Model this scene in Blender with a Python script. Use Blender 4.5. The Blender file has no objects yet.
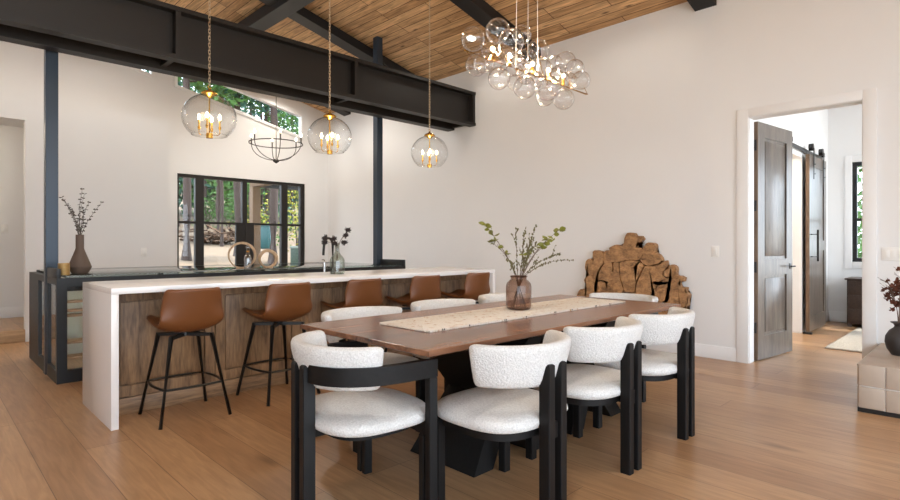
import bpy, bmesh, math, random
from mathutils import Vector, Matrix
R = math.radians
PI = math.pi
scene = bpy.context.scene
COL = scene.collection
rnd = random.Random(7)

# ------------------------------------------------------------------ materials
def new_mat(name):
    m = bpy.data.materials.new(name); m.use_nodes = True
    nt = m.node_tree; nt.nodes.clear()
    out = nt.nodes.new('ShaderNodeOutputMaterial')
    return m, nt, out

def N(nt, kind, **kw):
    n = nt.nodes.new(kind)
    for k, v in kw.items():
        if k in n.inputs: n.inputs[k].default_value = v
        else: setattr(n, k, v)
    return n

def rgb(r, g, b):           # sRGB 0-255 to linear
    def c(v):
        v /= 255.0
        return v / 12.92 if v <= .04045 else ((v + .055) / 1.055) ** 2.4
    return (c(r), c(g), c(b), 1)

def plain(name, col, rough=.5, metal=0, noise=.06, scale=8, bump=0, bscale=200, spec=.5, stretch=(1, 1, 1)):
    m, nt, out = new_mat(name)
    b = N(nt, 'ShaderNodeBsdfPrincipled', Roughness=rough, Metallic=metal)
    b.inputs['Specular IOR Level'].default_value = spec
    tc = N(nt, 'ShaderNodeTexCoord'); mp = N(nt, 'ShaderNodeMapping'); mp.inputs['Scale'].default_value = stretch
    nt.links.new(tc.outputs['Object'], mp.inputs[0])
    nz = N(nt, 'ShaderNodeTexNoise', Scale=scale, Detail=4.0); nt.links.new(mp.outputs[0], nz.inputs['Vector'])
    mx = N(nt, 'ShaderNodeMix', data_type='RGBA')
    mx.inputs[6].default_value = [max(0, c * (1 - noise)) for c in col[:3]] + [1]
    mx.inputs[7].default_value = [min(1, c * (1 + noise)) for c in col[:3]] + [1]
    nt.links.new(nz.outputs['Fac'], mx.inputs[0]); nt.links.new(mx.outputs[2], b.inputs['Base Color'])
    if bump:
        n2 = N(nt, 'ShaderNodeTexNoise', Scale=bscale, Detail=3.0); nt.links.new(mp.outputs[0], n2.inputs['Vector'])
        bp = N(nt, 'ShaderNodeBump', Strength=bump, Distance=.01); nt.links.new(n2.outputs['Fac'], bp.inputs['Height'])
        nt.links.new(bp.outputs[0], b.inputs['Normal'])
    nt.links.new(b.outputs[0], out.inputs[0])
    return m

def wood(name, dark, light, axis=0, rough=.45, scale=3.0, stretch=12, bump=.08, knots=0, spec=.5):
    """grain running along local axis 0/1/2"""
    m, nt, out = new_mat(name)
    b = N(nt, 'ShaderNodeBsdfPrincipled', Roughness=rough); b.inputs['Specular IOR Level'].default_value = spec
    tc = N(nt, 'ShaderNodeTexCoord'); mp = N(nt, 'ShaderNodeMapping')
    s = [stretch] * 3; s[axis] = 1.0
    mp.inputs['Scale'].default_value = s
    nt.links.new(tc.outputs['Object'], mp.inputs[0])
    n1 = N(nt, 'ShaderNodeTexNoise', Scale=scale, Detail=6.0, Roughness=.6, Distortion=.6); nt.links.new(mp.outputs[0], n1.inputs['Vector'])
    n2 = N(nt, 'ShaderNodeTexNoise', Scale=scale * 5, Detail=3.0); nt.links.new(mp.outputs[0], n2.inputs['Vector'])
    ad = N(nt, 'ShaderNodeMath', operation='MULTIPLY_ADD'); ad.inputs[1].default_value = .35
    nt.links.new(n2.outputs['Fac'], ad.inputs[0]); nt.links.new(n1.outputs['Fac'], ad.inputs[2])
    cr = N(nt, 'ShaderNodeValToRGB'); cr.color_ramp.elements[0].position = .42; cr.color_ramp.elements[1].position = .85
    cr.color_ramp.elements[0].color = dark; cr.color_ramp.elements[1].color = light
    nt.links.new(ad.outputs[0], cr.inputs[0])
    nt.links.new(cr.outputs[0], b.inputs['Base Color'])
    bp = N(nt, 'ShaderNodeBump', Strength=bump, Distance=.01); nt.links.new(n2.outputs['Fac'], bp.inputs['Height'])
    nt.links.new(bp.outputs[0], b.inputs['Normal'])
    nt.links.new(b.outputs[0], out.inputs[0])
    return m

def planks(name, c1, c2, gap, width, length, rough, knot=.5, gapsize=.004, knotcol=(.05, .025, .01, 1), spec=.5, kscale=1.3, grain=.78):
    """boards running along Y, rows stacked along X"""
    m, nt, out = new_mat(name)
    b = N(nt, 'ShaderNodeBsdfPrincipled', Roughness=rough); b.inputs['Specular IOR Level'].default_value = spec
    tc = N(nt, 'ShaderNodeTexCoord'); sp = N(nt, 'ShaderNodeSeparateXYZ'); cb = N(nt, 'ShaderNodeCombineXYZ')
    nt.links.new(tc.outputs['Object'], sp.inputs[0])
    nt.links.new(sp.outputs['Y'], cb.inputs['X']); nt.links.new(sp.outputs['X'], cb.inputs['Y'])
    br = N(nt, 'ShaderNodeTexBrick'); br.offset = .37; br.offset_frequency = 3; br.squash = 1
    br.inputs['Color1'].default_value = c1; br.inputs['Color2'].default_value = c2; br.inputs['Mortar'].default_value = gap
    br.inputs['Scale'].default_value = 1; br.inputs['Mortar Size'].default_value = gapsize; br.inputs['Mortar Smooth'].default_value = .3
    br.inputs['Brick Width'].default_value = length; br.inputs['Row Height'].default_value = width
    nt.links.new(cb.outputs[0], br.inputs['Vector'])
    mp = N(nt, 'ShaderNodeMapping'); mp.inputs['Scale'].default_value = (14, 1.2, 14); nt.links.new(tc.outputs['Object'], mp.inputs[0])
    g = N(nt, 'ShaderNodeTexNoise', Scale=2.5, Detail=6.0, Distortion=.8); nt.links.new(mp.outputs[0], g.inputs['Vector'])
    gr = N(nt, 'ShaderNodeValToRGB'); gr.color_ramp.elements[0].position = .3; gr.color_ramp.elements[1].position = .75
    gr.color_ramp.elements[0].color = (grain, grain * .97, grain * .94, 1); gr.color_ramp.elements[1].color = (1.12, 1.12, 1.12, 1)
    nt.links.new(g.outputs['Fac'], gr.inputs[0])
    mu = N(nt, 'ShaderNodeMix', data_type='RGBA', blend_type='MULTIPLY'); mu.inputs[0].default_value = 1
    nt.links.new(br.outputs['Color'], mu.inputs[6]); nt.links.new(gr.outputs[0], mu.inputs[7])
    # knots
    mk = N(nt, 'ShaderNodeMapping'); mk.inputs['Scale'].default_value = (4.2 * kscale, 1.4 * kscale, 3); nt.links.new(tc.outputs['Object'], mk.inputs[0])
    vo = N(nt, 'ShaderNodeTexVoronoi', Scale=1.0); nt.links.new(mk.outputs[0], vo.inputs['Vector'])
    kr = N(nt, 'ShaderNodeValToRGB'); kr.color_ramp.elements[0].position = .02; kr.color_ramp.elements[1].position = .16
    kr.color_ramp.elements[0].color = (knot, knot, knot, 1); kr.color_ramp.elements[1].color = (0, 0, 0, 1)
    nt.links.new(vo.outputs['Distance'], kr.inputs[0])
    mm = N(nt, 'ShaderNodeMix', data_type='RGBA'); nt.links.new(kr.outputs[0], mm.inputs[0])
    nt.links.new(mu.outputs[2], mm.inputs[6]); mm.inputs[7].default_value = knotcol
    nt.links.new(mm.outputs[2], b.inputs['Base Color'])
    bp = N(nt, 'ShaderNodeBump', Strength=.15, Distance=.01, invert=True); nt.links.new(br.outputs['Fac'], bp.inputs['Height'])
    nt.links.new(bp.outputs[0], b.inputs['Normal'])
    nt.links.new(b.outputs[0], out.inputs[0])
    return m

def thin_glass(name, tint=(1, 1, 1, 1), ior=1.45, edge=None, edge_amt=.5, power=4.0):
    m, nt, out = new_mat(name)
    t = N(nt, 'ShaderNodeBsdfTransparent'); t.inputs[0].default_value = tint
    if edge:
        lw = N(nt, 'ShaderNodeLayerWeight', Blend=.25)
        mxc = N(nt, 'ShaderNodeMix', data_type='RGBA'); mxc.inputs[6].default_value = tint; mxc.inputs[7].default_value = edge
        pw = N(nt, 'ShaderNodeMath', operation='MULTIPLY'); pw.inputs[1].default_value = edge_amt
        nt.links.new(lw.outputs['Facing'], pw.inputs[0]); nt.links.new(pw.outputs[0], mxc.inputs[0]); nt.links.new(mxc.outputs[2], t.inputs[0])
    g = N(nt, 'ShaderNodeBsdfGlossy', Roughness=.02)
    f0 = ((ior - 1) / (ior + 1)) ** 2
    lf = N(nt, 'ShaderNodeLayerWeight', Blend=.5)
    p5 = N(nt, 'ShaderNodeMath', operation='POWER'); p5.inputs[1].default_value = power; nt.links.new(lf.outputs['Facing'], p5.inputs[0])
    fr = N(nt, 'ShaderNodeMath', operation='MULTIPLY_ADD'); fr.inputs[1].default_value = 1 - f0; fr.inputs[2].default_value = f0
    nt.links.new(p5.outputs[0], fr.inputs[0])
    mx = N(nt, 'ShaderNodeMixShader')
    nt.links.new(fr.outputs[0], mx.inputs[0]); nt.links.new(t.outputs[0], mx.inputs[1]); nt.links.new(g.outputs[0], mx.inputs[2])
    nt.links.new(mx.outputs[0], out.inputs[0])
    return m

def emit(name, col, strength):
    m, nt, out = new_mat(name)
    e = N(nt, 'ShaderNodeEmission', Strength=strength); e.inputs[0].default_value = col
    nt.links.new(e.outputs[0], out.inputs[0]); return m

M = {}
M['wall'] = plain('wall_paint', rgb(229, 228, 227), .7, noise=.015, scale=3, spec=.3)
M['trim'] = plain('trim_paint', rgb(231, 230, 229), .45, noise=.01)
M['floor'] = planks('oak_floor', rgb(184, 146, 108), rgb(160, 121, 86), rgb(118, 86, 60), .235, 2.3, .32, knot=.6, gapsize=.0022, knotcol=rgb(84, 58, 42), kscale=.75)
M['ceiling'] = planks('pine_ceiling', rgb(244, 202, 152), rgb(198, 156, 112), rgb(104, 72, 48), .115, 1.9, .6, knot=.9, gapsize=.005, knotcol=rgb(52, 36, 26), spec=.2, kscale=1.7, grain=.5)
M['steel'] = plain('dark_steel', rgb(28, 24, 21), .5, metal=.0, noise=.15, scale=2.5, spec=.4)
M['rafter'] = plain('dark_rafter', rgb(24, 22, 22), .55, noise=.1, spec=.4)
M['column'] = plain('column_steel_sky_tint', rgb(50, 60, 72), .38, metal=.35, noise=.12, scale=3)  # black steel with the blue of the reflected sky put into its colour
M['frame_steel'] = plain('frame_steel', rgb(13, 14, 17), .45, metal=.0, noise=.1, scale=4)
M['black'] = plain('black_metal', rgb(22, 21, 21), .4, noise=.1)
M['blackwood'] = wood('black_stained_wood', rgb(9, 8, 8), rgb(21, 19, 19), axis=2, rough=.5, bump=.06, spec=.25)
M['blackwood_x'] = wood('black_stained_wood_flat', rgb(9, 8, 8), rgb(21, 19, 19), axis=0, rough=.5, bump=.06, spec=.25)
M['quartz'] = plain('white_quartz', rgb(236, 233, 231), .16, noise=.02, scale=5)
M['island_wood'] = wood('island_oak', rgb(82, 60, 42), rgb(172, 134, 96), axis=2, rough=.5, scale=2.2, stretch=7)
M['island_wood_x'] = wood('island_oak_rail', rgb(88, 65, 46), rgb(166, 130, 94), axis=0, rough=.5, scale=2.6, stretch=9)
M['walnut'] = wood('walnut_top', rgb(58, 35, 25), rgb(156, 110, 82), axis=0, rough=.24, scale=1.1, stretch=8, bump=.03)
M['walnut_edge'] = wood('walnut_edge', rgb(82, 56, 44), rgb(132, 98, 80), axis=0, rough=.4, scale=1.4, stretch=12)
M['leather'] = plain('cognac_leather', rgb(114, 68, 34), .42, noise=.12, scale=6, bump=.12, bscale=260)
M['boucle'] = plain('white_boucle', rgb(216, 215, 213), .9, noise=.30, scale=130, bump=.7, bscale=130, spec=.1)
M['brass'] = plain('brass', rgb(214, 168, 84), .25, metal=1, noise=.05)
M['nickel'] = plain('aged_chain', rgb(226, 208, 178), .3, metal=.8, noise=.05)
M['iron'] = plain('dark_iron', rgb(52, 48, 46), .5, noise=.1)
M['chrome'] = plain('chrome', rgb(190, 190, 190), .2, metal=1)
M['globe'] = thin_glass('globe_glass', (.99, .99, .99, 1), 1.4, edge=(.86, .86, .86, 1), edge_amt=.6, power=3.0)
M['bubble'] = thin_glass('bubble_glass', (.99, .99, .99, 1), 1.6, edge=(.95, .94, .93, 1), edge_amt=.6, power=2.1)
M['pane'] = thin_glass('window_glass', (.97, .98, .98, 1), 1.35)
M['green_glass'] = thin_glass('greenish_glass', (.80, .88, .84, 1), 1.5)
M['top_glass'] = thin_glass('glass_top', (.84, .92, .89, 1), 1.5)
M['smoke'] = thin_glass('smoked_glass', (.70, .57, .50, 1), 1.45, edge=(.30, .20, .16, 1), edge_amt=.8)
M['bottle_glass'] = thin_glass('aqua_bottle_glass', (.78, .82, .77, 1), 1.9, edge=(.36, .42, .38, 1), edge_amt=.8)
M['clear'] = thin_glass('clear_glass', (.95, .96, .97, 1), 2.5, edge=(.6, .62, .65, 1), edge_amt=.7, power=2.5)
M['bulb'] = emit('warm_bulb', (1, .80, .52, 1), 20)
M['can'] = emit('can_lamp', (1, .86, .66, 1), 30)
M['door_wood'] = wood('grey_stained_door', rgb(58, 49, 42), rgb(104, 92, 81), axis=2, rough=.28, scale=2.2, stretch=7)
M['door_edge'] = wood('brown_door_edge', rgb(92, 72, 56), rgb(124, 100, 80), axis=2, rough=.4)
M['art'] = wood('teak_root', rgb(88, 59, 36), rgb(192, 145, 98), axis=1, rough=.6, scale=9, stretch=1.6, bump=.9)
M['crack_shade'] = plain('crack_shade_paint', rgb(58, 38, 24), .8)
M['vase_brown'] = plain('brown_ceramic', rgb(92, 76, 66), .6, noise=.06)
M['vase_dark'] = plain('dark_clay', rgb(46, 41, 40), .5, noise=.1)
M['eucalyptus'] = plain('dried_leaf', rgb(88, 82, 76), .8, noise=.2)
M['twig'] = plain('twig', rgb(98, 78, 66), .8, noise=.2)
M['bud'] = plain('olive_bud', rgb(104, 98, 62), .7, noise=.25, scale=40)
M['leaf'] = plain('green_leaf', rgb(122, 124, 44), .5, noise=.35, scale=18)
M['pod'] = plain('dark_pod', rgb(48, 40, 40), .9, noise=.2, bump=.6, bscale=120)
M['brown_flower'] = plain('brown_flower', rgb(96, 52, 34), .85, noise=.35, scale=40)
M['gold_cup'] = plain('gold_cup', rgb(172, 140, 88), .5, metal=.5, noise=.25, scale=60)
M['ring_wood'] = wood('ring_wood', rgb(140, 108, 78), rgb(196, 164, 128), axis=2, rough=.6)
M['shelf_wood'] = wood('shelf_wood', rgb(150, 118, 88), rgb(188, 156, 122), axis=0, rough=.45)
M['plate'] = plain('switch_plastic', rgb(236, 234, 230), .4, noise=.01)
M['dresser'] = wood('espresso_wood', rgb(44, 33, 28), rgb(70, 54, 46), axis=0, rough=.5)
M['porch'] = plain('porch_timber', rgb(104, 78, 52), .7, noise=.1)
M['bark'] = plain('pine_bark', rgb(66, 52, 46), .9, noise=.5, scale=7, bump=1, bscale=20, stretch=(3, 3, .6))
M['needles'] = plain('pine_needles', rgb(66, 104, 40), .7, noise=.5, scale=1.2)
M['needles_dark'] = plain('fir_needles', rgb(42, 84, 66), .7, noise=.5, scale=1.2)
M['yellow_leaf'] = plain('yellow_leaves', rgb(150, 146, 44), .7, noise=.3, scale=3)
M['teal'] = plain('teal_plastic', rgb(6, 70, 72), .4)
M['box_green'] = plain('green_box', rgb(48, 66, 52), .5)
M['box_top'] = plain('pale_lid', rgb(120, 130, 120), .5)
M['bounce_ground'] = plain('pale_bounce_ground', rgb(200, 194, 186), .8, noise=.06, scale=2)  # ground tone made pale to bounce daylight up to the ceiling
M['straw'] = plain('pine_straw', rgb(116, 97, 78), .95, noise=.3, scale=2.5, bump=.5, bscale=12)
M['grout'] = plain('grout', rgb(236, 230, 222), .8)
M['tile'] = plain('stone_tile', rgb(176, 160, 145), .5, noise=.12, scale=9)
M['bright_view_tone'] = plain('bright_view_tone', rgb(242, 244, 232), .5, noise=.02)
M['screen'] = plain('charcoal_vent', rgb(30, 30, 32), .6)

def runner_mat(name, base, fleck, scale):
    m, nt, out = new_mat(name)
    b = N(nt, 'ShaderNodeBsdfPrincipled', Roughness=.95); b.inputs['Specular IOR Level'].default_value = .1
    tc = N(nt, 'ShaderNodeTexCoord')
    n1 = N(nt, 'ShaderNodeTexNoise', Scale=scale, Detail=4.0, Roughness=.7, Distortion=1.0); nt.links.new(tc.outputs['Object'], n1.inputs['Vector'])
    cr = N(nt, 'ShaderNodeValToRGB'); cr.color_ramp.elements[0].position = .57; cr.color_ramp.elements[1].position = .66
    cr.color_ramp.elements[0].color = base; cr.color_ramp.elements[1].color = fleck
    nt.links.new(n1.outputs['Fac'], cr.inputs[0]); nt.links.new(cr.outputs[0], b.inputs['Base Color'])
    n2 = N(nt, 'ShaderNodeTexVoronoi', Scale=90.0); nt.links.new(tc.outputs['Object'], n2.inputs['Vector'])
    bp = N(nt, 'ShaderNodeBump', Strength=.9, Distance=.01); nt.links.new(n2.outputs['Distance'], bp.inputs['Height']); nt.links.new(bp.outputs[0], b.inputs['Normal'])
    nt.links.new(b.outputs[0], out.inputs[0]); return m
M['runner'] = runner_mat('woven_runner', rgb(240, 232, 220), rgb(190, 150, 106), 26)
M['rug'] = runner_mat('ivory_rug', rgb(204, 196, 184), rgb(160, 148, 132), 34)

# ------------------------------------------------------------------ geometry helpers
def mk(): return bmesh.new()

def add_box(bm, lo, hi, bevel=0, mat=None):
    lo, hi = Vector(lo), Vector(hi); c = (lo + hi) / 2; s = hi - lo
    r = bmesh.ops.create_cube(bm, size=1, matrix=Matrix.Translation(c) @ Matrix.Diagonal((s.x, s.y, s.z, 1)))
    vs = r['verts']
    if mat is not None: bmesh.ops.transform(bm, matrix=mat, verts=vs)
    if bevel:
        es = list({e for v in vs for e in v.link_edges})
        bmesh.ops.bevel(bm, geom=es, offset=bevel, segments=2, profile=.5, affect='EDGES')
    return bm

def box(lo, hi, bevel=0): return add_box(mk(), lo, hi, bevel)

def frame_axes(d):
    d = d.normalized(); u = Vector((0, 0, 1)) if abs(d.z) < .95 else Vector((1, 0, 0))
    a = d.cross(u).normalized(); return a, a.cross(d).normalized()

def add_tube(bm, pts, r, seg=8, caps=True, closed=False):
    pts = [Vector(p) for p in pts]; n = len(pts); rings = []
    rr = r if isinstance(r, (list, tuple)) else [r] * n
    prev = None
    for i, p in enumerate(pts):
        if closed: d = pts[(i + 1) % n] - pts[i - 1]
        else: d = pts[min(i + 1, n - 1)] - pts[max(i - 1, 0)]
        d.normalize()
        if prev is None: a, b = frame_axes(d)
        else:
            a = prev - d * prev.dot(d)
            a = a.normalized() if a.length > 1e-6 else frame_axes(d)[0]
            b = d.cross(a).normalized()
        prev = a
        rings.append([bm.verts.new(p + (a * math.cos(t) + b * math.sin(t)) * rr[i]) for t in [2 * PI * k / seg for k in range(seg)]])
    m = n if closed else n - 1
    for i in range(m):
        A, B = rings[i], rings[(i + 1) % n]
        for k in range(seg): bm.faces.new((A[k], A[(k + 1) % seg], B[(k + 1) % seg], B[k]))
    if caps and not closed:
        bm.faces.new(rings[0][::-1]); bm.faces.new(rings[-1])
    return bm

def tube(pts, r, seg=8, **k): return add_tube(mk(), pts, r, seg, **k)

def add_bar(bm, p, q, w, h, up=(0, 0, 1)):
    """square-section bar from p to q"""
    p, q = Vector(p), Vector(q); d = (q - p).normalized(); u = Vector(up)
    a = d.cross(u)
    if a.length < 1e-4: a = d.cross(Vector((1, 0, 0)))
    a.normalize(); b = a.cross(d).normalized()
    vs = []
    for c in (p, q):
        vs.append([bm.verts.new(c + a * sx * w / 2 + b * sz * h / 2) for sx, sz in ((-1, -1), (1, -1), (1, 1), (-1, 1))])
    A, B = vs
    for k in range(4): bm.faces.new((A[k], A[(k + 1) % 4], B[(k + 1) % 4], B[k]))
    bm.faces.new(A[::-1]); bm.faces.new(B)
    return bm

def add_lathe(bm, prof, seg=32, c=(0, 0, 0)):
    c = Vector(c); rings = []
    for (r, z) in prof:
        if r < 1e-5: rings.append([bm.verts.new(c + Vector((0, 0, z)))])
        else: rings.append([bm.verts.new(c + Vector((r * math.cos(2 * PI * k / seg), r * math.sin(2 * PI * k / seg), z))) for k in range(seg)])
    for A, B in zip(rings, rings[1:]):
        for k in range(seg):
            k2 = (k + 1) % seg
            if len(A) == 1 and len(B) == 1: continue
            if len(A) == 1: bm.faces.new((A[0], B[k2], B[k]))
            elif len(B) == 1: bm.faces.new((A[k], A[k2], B[0]))
            else: bm.faces.new((A[k], A[k2], B[k2], B[k]))
    return bm

def lathe(prof, seg=32, c=(0, 0, 0)): return add_lathe(mk(), prof, seg, c)

def add_sphere(bm, c, r, seg=16, scale=(1, 1, 1)):
    bmesh.ops.create_uvsphere(bm, u_segments=seg, v_segments=max(6, seg // 2 + 2), radius=r,
                              matrix=Matrix.Translation(c) @ Matrix.Diagonal((*scale, 1)))
    return bm

def sphere(c, r, seg=16, scale=(1, 1, 1)): return add_sphere(mk(), c, r, seg, scale)

def add_poly(bm, outer, holes, to3, depth, bevel=0):
    """2-D polygon with holes, filled and extruded by vector depth"""
    es = []
    for loop in [outer] + list(holes):
        vs = [bm.verts.new(to3(*p)) for p in loop]
        for i in range(len(vs)): es.append(bm.edges.new((vs[i], vs[(i + 1) % len(vs)])))
    r = bmesh.ops.triangle_fill(bm, edges=es, use_beauty=True, use_dissolve=False)
    fs = [g for g in r['geom'] if isinstance(g, bmesh.types.BMFace)]
    e = bmesh.ops.extrude_face_region(bm, geom=fs)
    vs = [g for g in e['geom'] if isinstance(g, bmesh.types.BMVert)]
    bmesh.ops.translate(bm, verts=vs, vec=Vector(depth))
    return bm

def poly(outer, holes, to3, depth): return add_poly(mk(), outer, holes, to3, depth)

def obj(name, bm, mat, parent=None, smooth=30, sub=0):
    bmesh.ops.recalc_face_normals(bm, faces=bm.faces)
    me = bpy.data.meshes.new(name); bm.to_mesh(me); bm.free()
    me.materials.append(mat)
    if smooth:
        me.polygons.foreach_set('use_smooth', [True] * len(me.polygons))
        me.set_sharp_from_angle(angle=R(smooth))
    o = bpy.data.objects.new(name, me); COL.objects.link(o)
    if parent is not None: o.parent = parent
    if sub:
        s = o.modifiers.new('sub', 'SUBSURF'); s.levels = sub; s.render_levels = sub
    return o

def tag(o, label, cat, group=None, kind=None):
    o['label'] = label; o['category'] = cat
    if group: o['group'] = group
    if kind: o['kind'] = kind
    return o

def thing(name, label, cat, loc=(0, 0, 0), rz=0, group=None, kind=None):
    o = bpy.data.objects.new(name, None); COL.objects.link(o)
    o.location = loc; o.rotation_euler = (0, 0, rz); o.empty_display_size = .1
    return tag(o, label, cat, group, kind)

def struct(name, bm, mat, parent=None, smooth=30):
    o = obj(name, bm, mat, parent, smooth)
    if parent is None: o['kind'] = 'structure'
    return o

def copy_thing(root, loc, rz, label=None, group=None):
    r = root.copy(); COL.objects.link(r); r.location = loc; r.rotation_euler = (0, 0, rz)
    if label: r['label'] = label
    if group: r['group'] = group
    def rec(src, dst):
        for ch in list(src.children):
            c = ch.copy(); COL.objects.link(c); c.parent = dst; rec(ch, c)
    rec(root, r)
    return r

def lamp(name, kind, loc, energy, col=(1, 1, 1), size=.1, rot=None, spot=None):
    l = bpy.data.lights.new(name, kind); l.energy = energy; l.color = col
    if kind in ('POINT', 'SPOT'): l.shadow_soft_size = size
    if kind == 'SPOT': l.spot_size = spot; l.spot_blend = .6
    o = bpy.data.objects.new(name, l); COL.objects.link(o); o.location = loc
    if rot: o.rotation_euler = rot
    return o
# ------------------------------------------------------------------ room shell
XE, YN, YP = 5.962, 9.58, 8.394          # east wall, north wall, pantry partition face
EAVE, RX, SL = 3.83, .60, .24            # eave height, ridge x, roof slope
RZ = EAVE + SL * (XE - RX)
def zc(x): return RZ - SL * abs(x - RX)  # ceiling height

struct('floor', box((-4, -4, -.12), (XE, 9.58, 0)), M['floor'], smooth=0)
struct('floor_hall', box((XE, -2.6, -.12), (10.2, 2.0, 0)), M['floor'], smooth=0)
struct('floor_closet', box((7.2, 2.0, -.12), (9.6, 3.6, 0)), M['floor'], smooth=0)
xz = lambda y: (lambda a, b: (a, y, b))
yz = lambda x: (lambda a, b: (x, a, b))
xy = lambda z: (lambda a, b: (a, b, z))
# sloping board ceiling, two slopes meeting at the ridge
xl = -2.6
struct('ceiling', poly([(xl, zc(xl)), (RX, RZ), (XE + .14, zc(XE + .14)), (XE + .14, zc(XE + .14) + .2), (RX, RZ + .2), (xl, zc(xl) + .2)], [], xz(-4), (0, 4 + YN + .14, 0)), M['ceiling'], smooth=0)

# east wall with the doorway to the hall
struct('wall_east', poly([(-4, 0), (.843, 0), (.843, 2.48), (1.779, 2.48), (1.779, 0), (YN, 0), (YN, EAVE + .02), (-4, EAVE + .02)], [], yz(XE), (.14, 0, 0)), M['wall'], smooth=0)
# north gable wall: terrace doors and two clerestory panes
def ztop(x): return 3.735 + .215 * (5.34 - x)
def zsill(x): return 3.250 + .2363 * (5.356 - x)
CL_R = [(3.04, zsill(3.04)), (5.40, zsill(5.40)), (5.40, ztop(5.40)), (3.04, ztop(3.04))]
CL_L = [(1.10, zsill(1.10)), (2.74, zsill(2.74)), (2.74, ztop(2.74)), (1.10, ztop(1.10))]
DX0, DX1, DZ = 3.089, 5.443, 2.378
struct('wall_north', poly([(2.594, 0), (DX0, 0), (DX0, DZ), (DX1, DZ), (DX1, 0), (XE, 0), (XE, zc(XE)), (RX, RZ), (-2.6, zc(-2.6)), (-2.6, 2.9), (2.594, 2.9)],
       [CL_R, CL_L], xz(YN), (0, .14, 0)), M['wall'], smooth=0)
# pantry block in front of the north wall, with the opening to the side hall
struct('wall_pantry', poly([(-2.6, 2.72), (.956, 2.72), (.956, 0), (2.594, 0), (2.594, 2.985), (-2.6, 2.985)], [], xz(YP), (0, .14, 0)), M['wall'], smooth=0)
struct('wall_pantry_side', box((2.474, YP + .14, 0), (2.594, YN, 2.985)), M['wall'], smooth=0)
struct('ceiling_pantry', box((-2.6, YP + .14, 2.88), (2.474, YN + .5, 2.985)), M['wall'], smooth=0)
# side hall seen through that opening: one step up
struct('floor_side_hall', box((-2.6, YP + .14, 0), (1.9, 9.9, .15)), M['floor'], smooth=0)
struct('trim_step_nosing', box((-2.6, YP - .01, .0), (.955, YP + .14, .151), .004), M['shelf_wood'])
struct('wall_side_hall', box((-2.6, 9.9, .15), (2.0, 10.02, 2.88)), M['wall'], smooth=0)
struct('wall_side_hall_end', box((1.9, YP + .14, 0), (2.0, 9.9, 2.88)), M['wall'], smooth=0)
struct('baseboard_side_hall', box((-.1, 9.885, .15), (1.9, 9.9, .30), .003), M['trim'])
d = thing('door_1', 'white door and casing in the side hall at the left edge', 'door', (-.5, 9.88, .15), kind='structure')
obj('leaf', box((-.36, -.01, .01), (.30, .02, 2.0), .003), M['trim'], d)
bm = mk()
for lo, hi in (((.30, -.02, 0), (.39, .02, 2.1)), ((-.46, -.02, 0), (-.36, .02, 2.1)), ((-.46, -.02, 2.0), (.39, .02, 2.1))): add_box(bm, lo, hi, .003)
obj('casing', bm, M['trim'], d)
# west side stays open only near the viewer, to let sky light in

# unseen wall behind the viewer, added with a wide opening to set the daylight
struct('wall_south', poly([(-2.6, 0), (-2.3, 0), (-2.3, 3.4), (4.4, 3.4), (4.4, 0), (XE, 0), (XE, zc(XE)), (RX, RZ), (-2.6, zc(-2.6))], [], xz(-4.14), (0, .14, 0)), M['wall'], smooth=0)
struct('wall_west', poly([(-.2, 0), (YP, 0), (YP, zc(-2.6)), (-4, zc(-2.6)), (-4, 2.9), (-.2, 2.9)], [], yz(-2.74), (.14, 0, 0)), M['wall'], smooth=0)  # unseen wall, added to hold back light from the west
struct('wall_side_hall_west', box((-2.7, YP + .14, 0), (-2.6, 9.9, 2.88)), M['wall'], smooth=0)  # unseen end wall, added to keep outside light off the side hall
# skirting boards
struct('baseboard_east', box((XE - .016, 1.88, 0), (XE, YN - .016, .136), .003), M['trim'])
struct('baseboard_east_hearth', box((XE - .016, -4, 0), (XE, -1.2, .136), .003), M['trim'])
struct('baseboard_north', box((DX1 + .1, YN - .016, 0), (XE, YN, .136), .003), M['trim'])
struct('baseboard_pantry', box((.956, YP - .016, 0), (2.594, YP, .136), .003), M['trim'])
# hall doorway casing and jamb
bm = mk()
for lo, hi in (((XE - .022, 1.772, 0), (XE, 1.88, 2.558)), ((XE - .022, .751, 0), (XE, .85, 2.558)), ((XE - .022, .85, 2.472), (XE, 1.772, 2.558))): add_box(bm, lo, hi, .003)
for lo, hi in (((XE, 1.765, 0), (XE + .14, 1.779, 2.48)), ((XE, .843, 0), (XE + .14, .857, 2.48)), ((XE, .857, 2.466), (XE + .14, 1.765, 2.48))): add_box(bm, lo, hi)
struct('trim_1', bm, M['trim'])

# ---- hall beyond the doorway
HX = 10.12
YH = 1.88
struct('wall_hall_left', poly([(XE + .14, 0), (7.45, 0), (7.45, 2.36), (8.47, 2.36), (8.47, 0), (HX, 0), (HX, 3.3), (XE + .14, 3.3)], [], xz(YH), (0, .12, 0)), M['wall'], smooth=0)
struct('wall_hall_end', poly([(-2.6, 0), (2.0, 0), (2.0, 3.3), (-2.6, 3.3)], [[(.55, .93), (1.577, .93), (1.577, 2.44), (.55, 2.44)], [(-1.6, .5), (.2, .5), (.2, 2.6), (-1.6, 2.6)]], yz(HX), (.14, 0, 0)), M['wall'], smooth=0)  # second opening lies out of view, added to brighten the hall
struct('ceiling_hall', box((XE + .14, -2.6, 3.3), (HX + .14, 2.0, 3.4)), M['wall'], smooth=0)
struct('baseboard_hall', box((HX - .016, 1.60, 0), (HX, YH, .16), .003), M['trim'])
struct('baseboard_hall_left', box((9.47, YH - .016, 0), (HX - .016, YH, .16), .003), M['trim'])
bm = mk()
for lo, hi in (((7.36, YH - .015, 0), (7.45, YH, 2.36)), ((8.47, YH - .015, 0), (8.50, YH, 2.36)), ((7.36, YH - .015, 2.36), (8.50, YH, 2.42))): add_box(bm, lo, hi)
struct('trim_2', bm, M['trim'])
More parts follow.
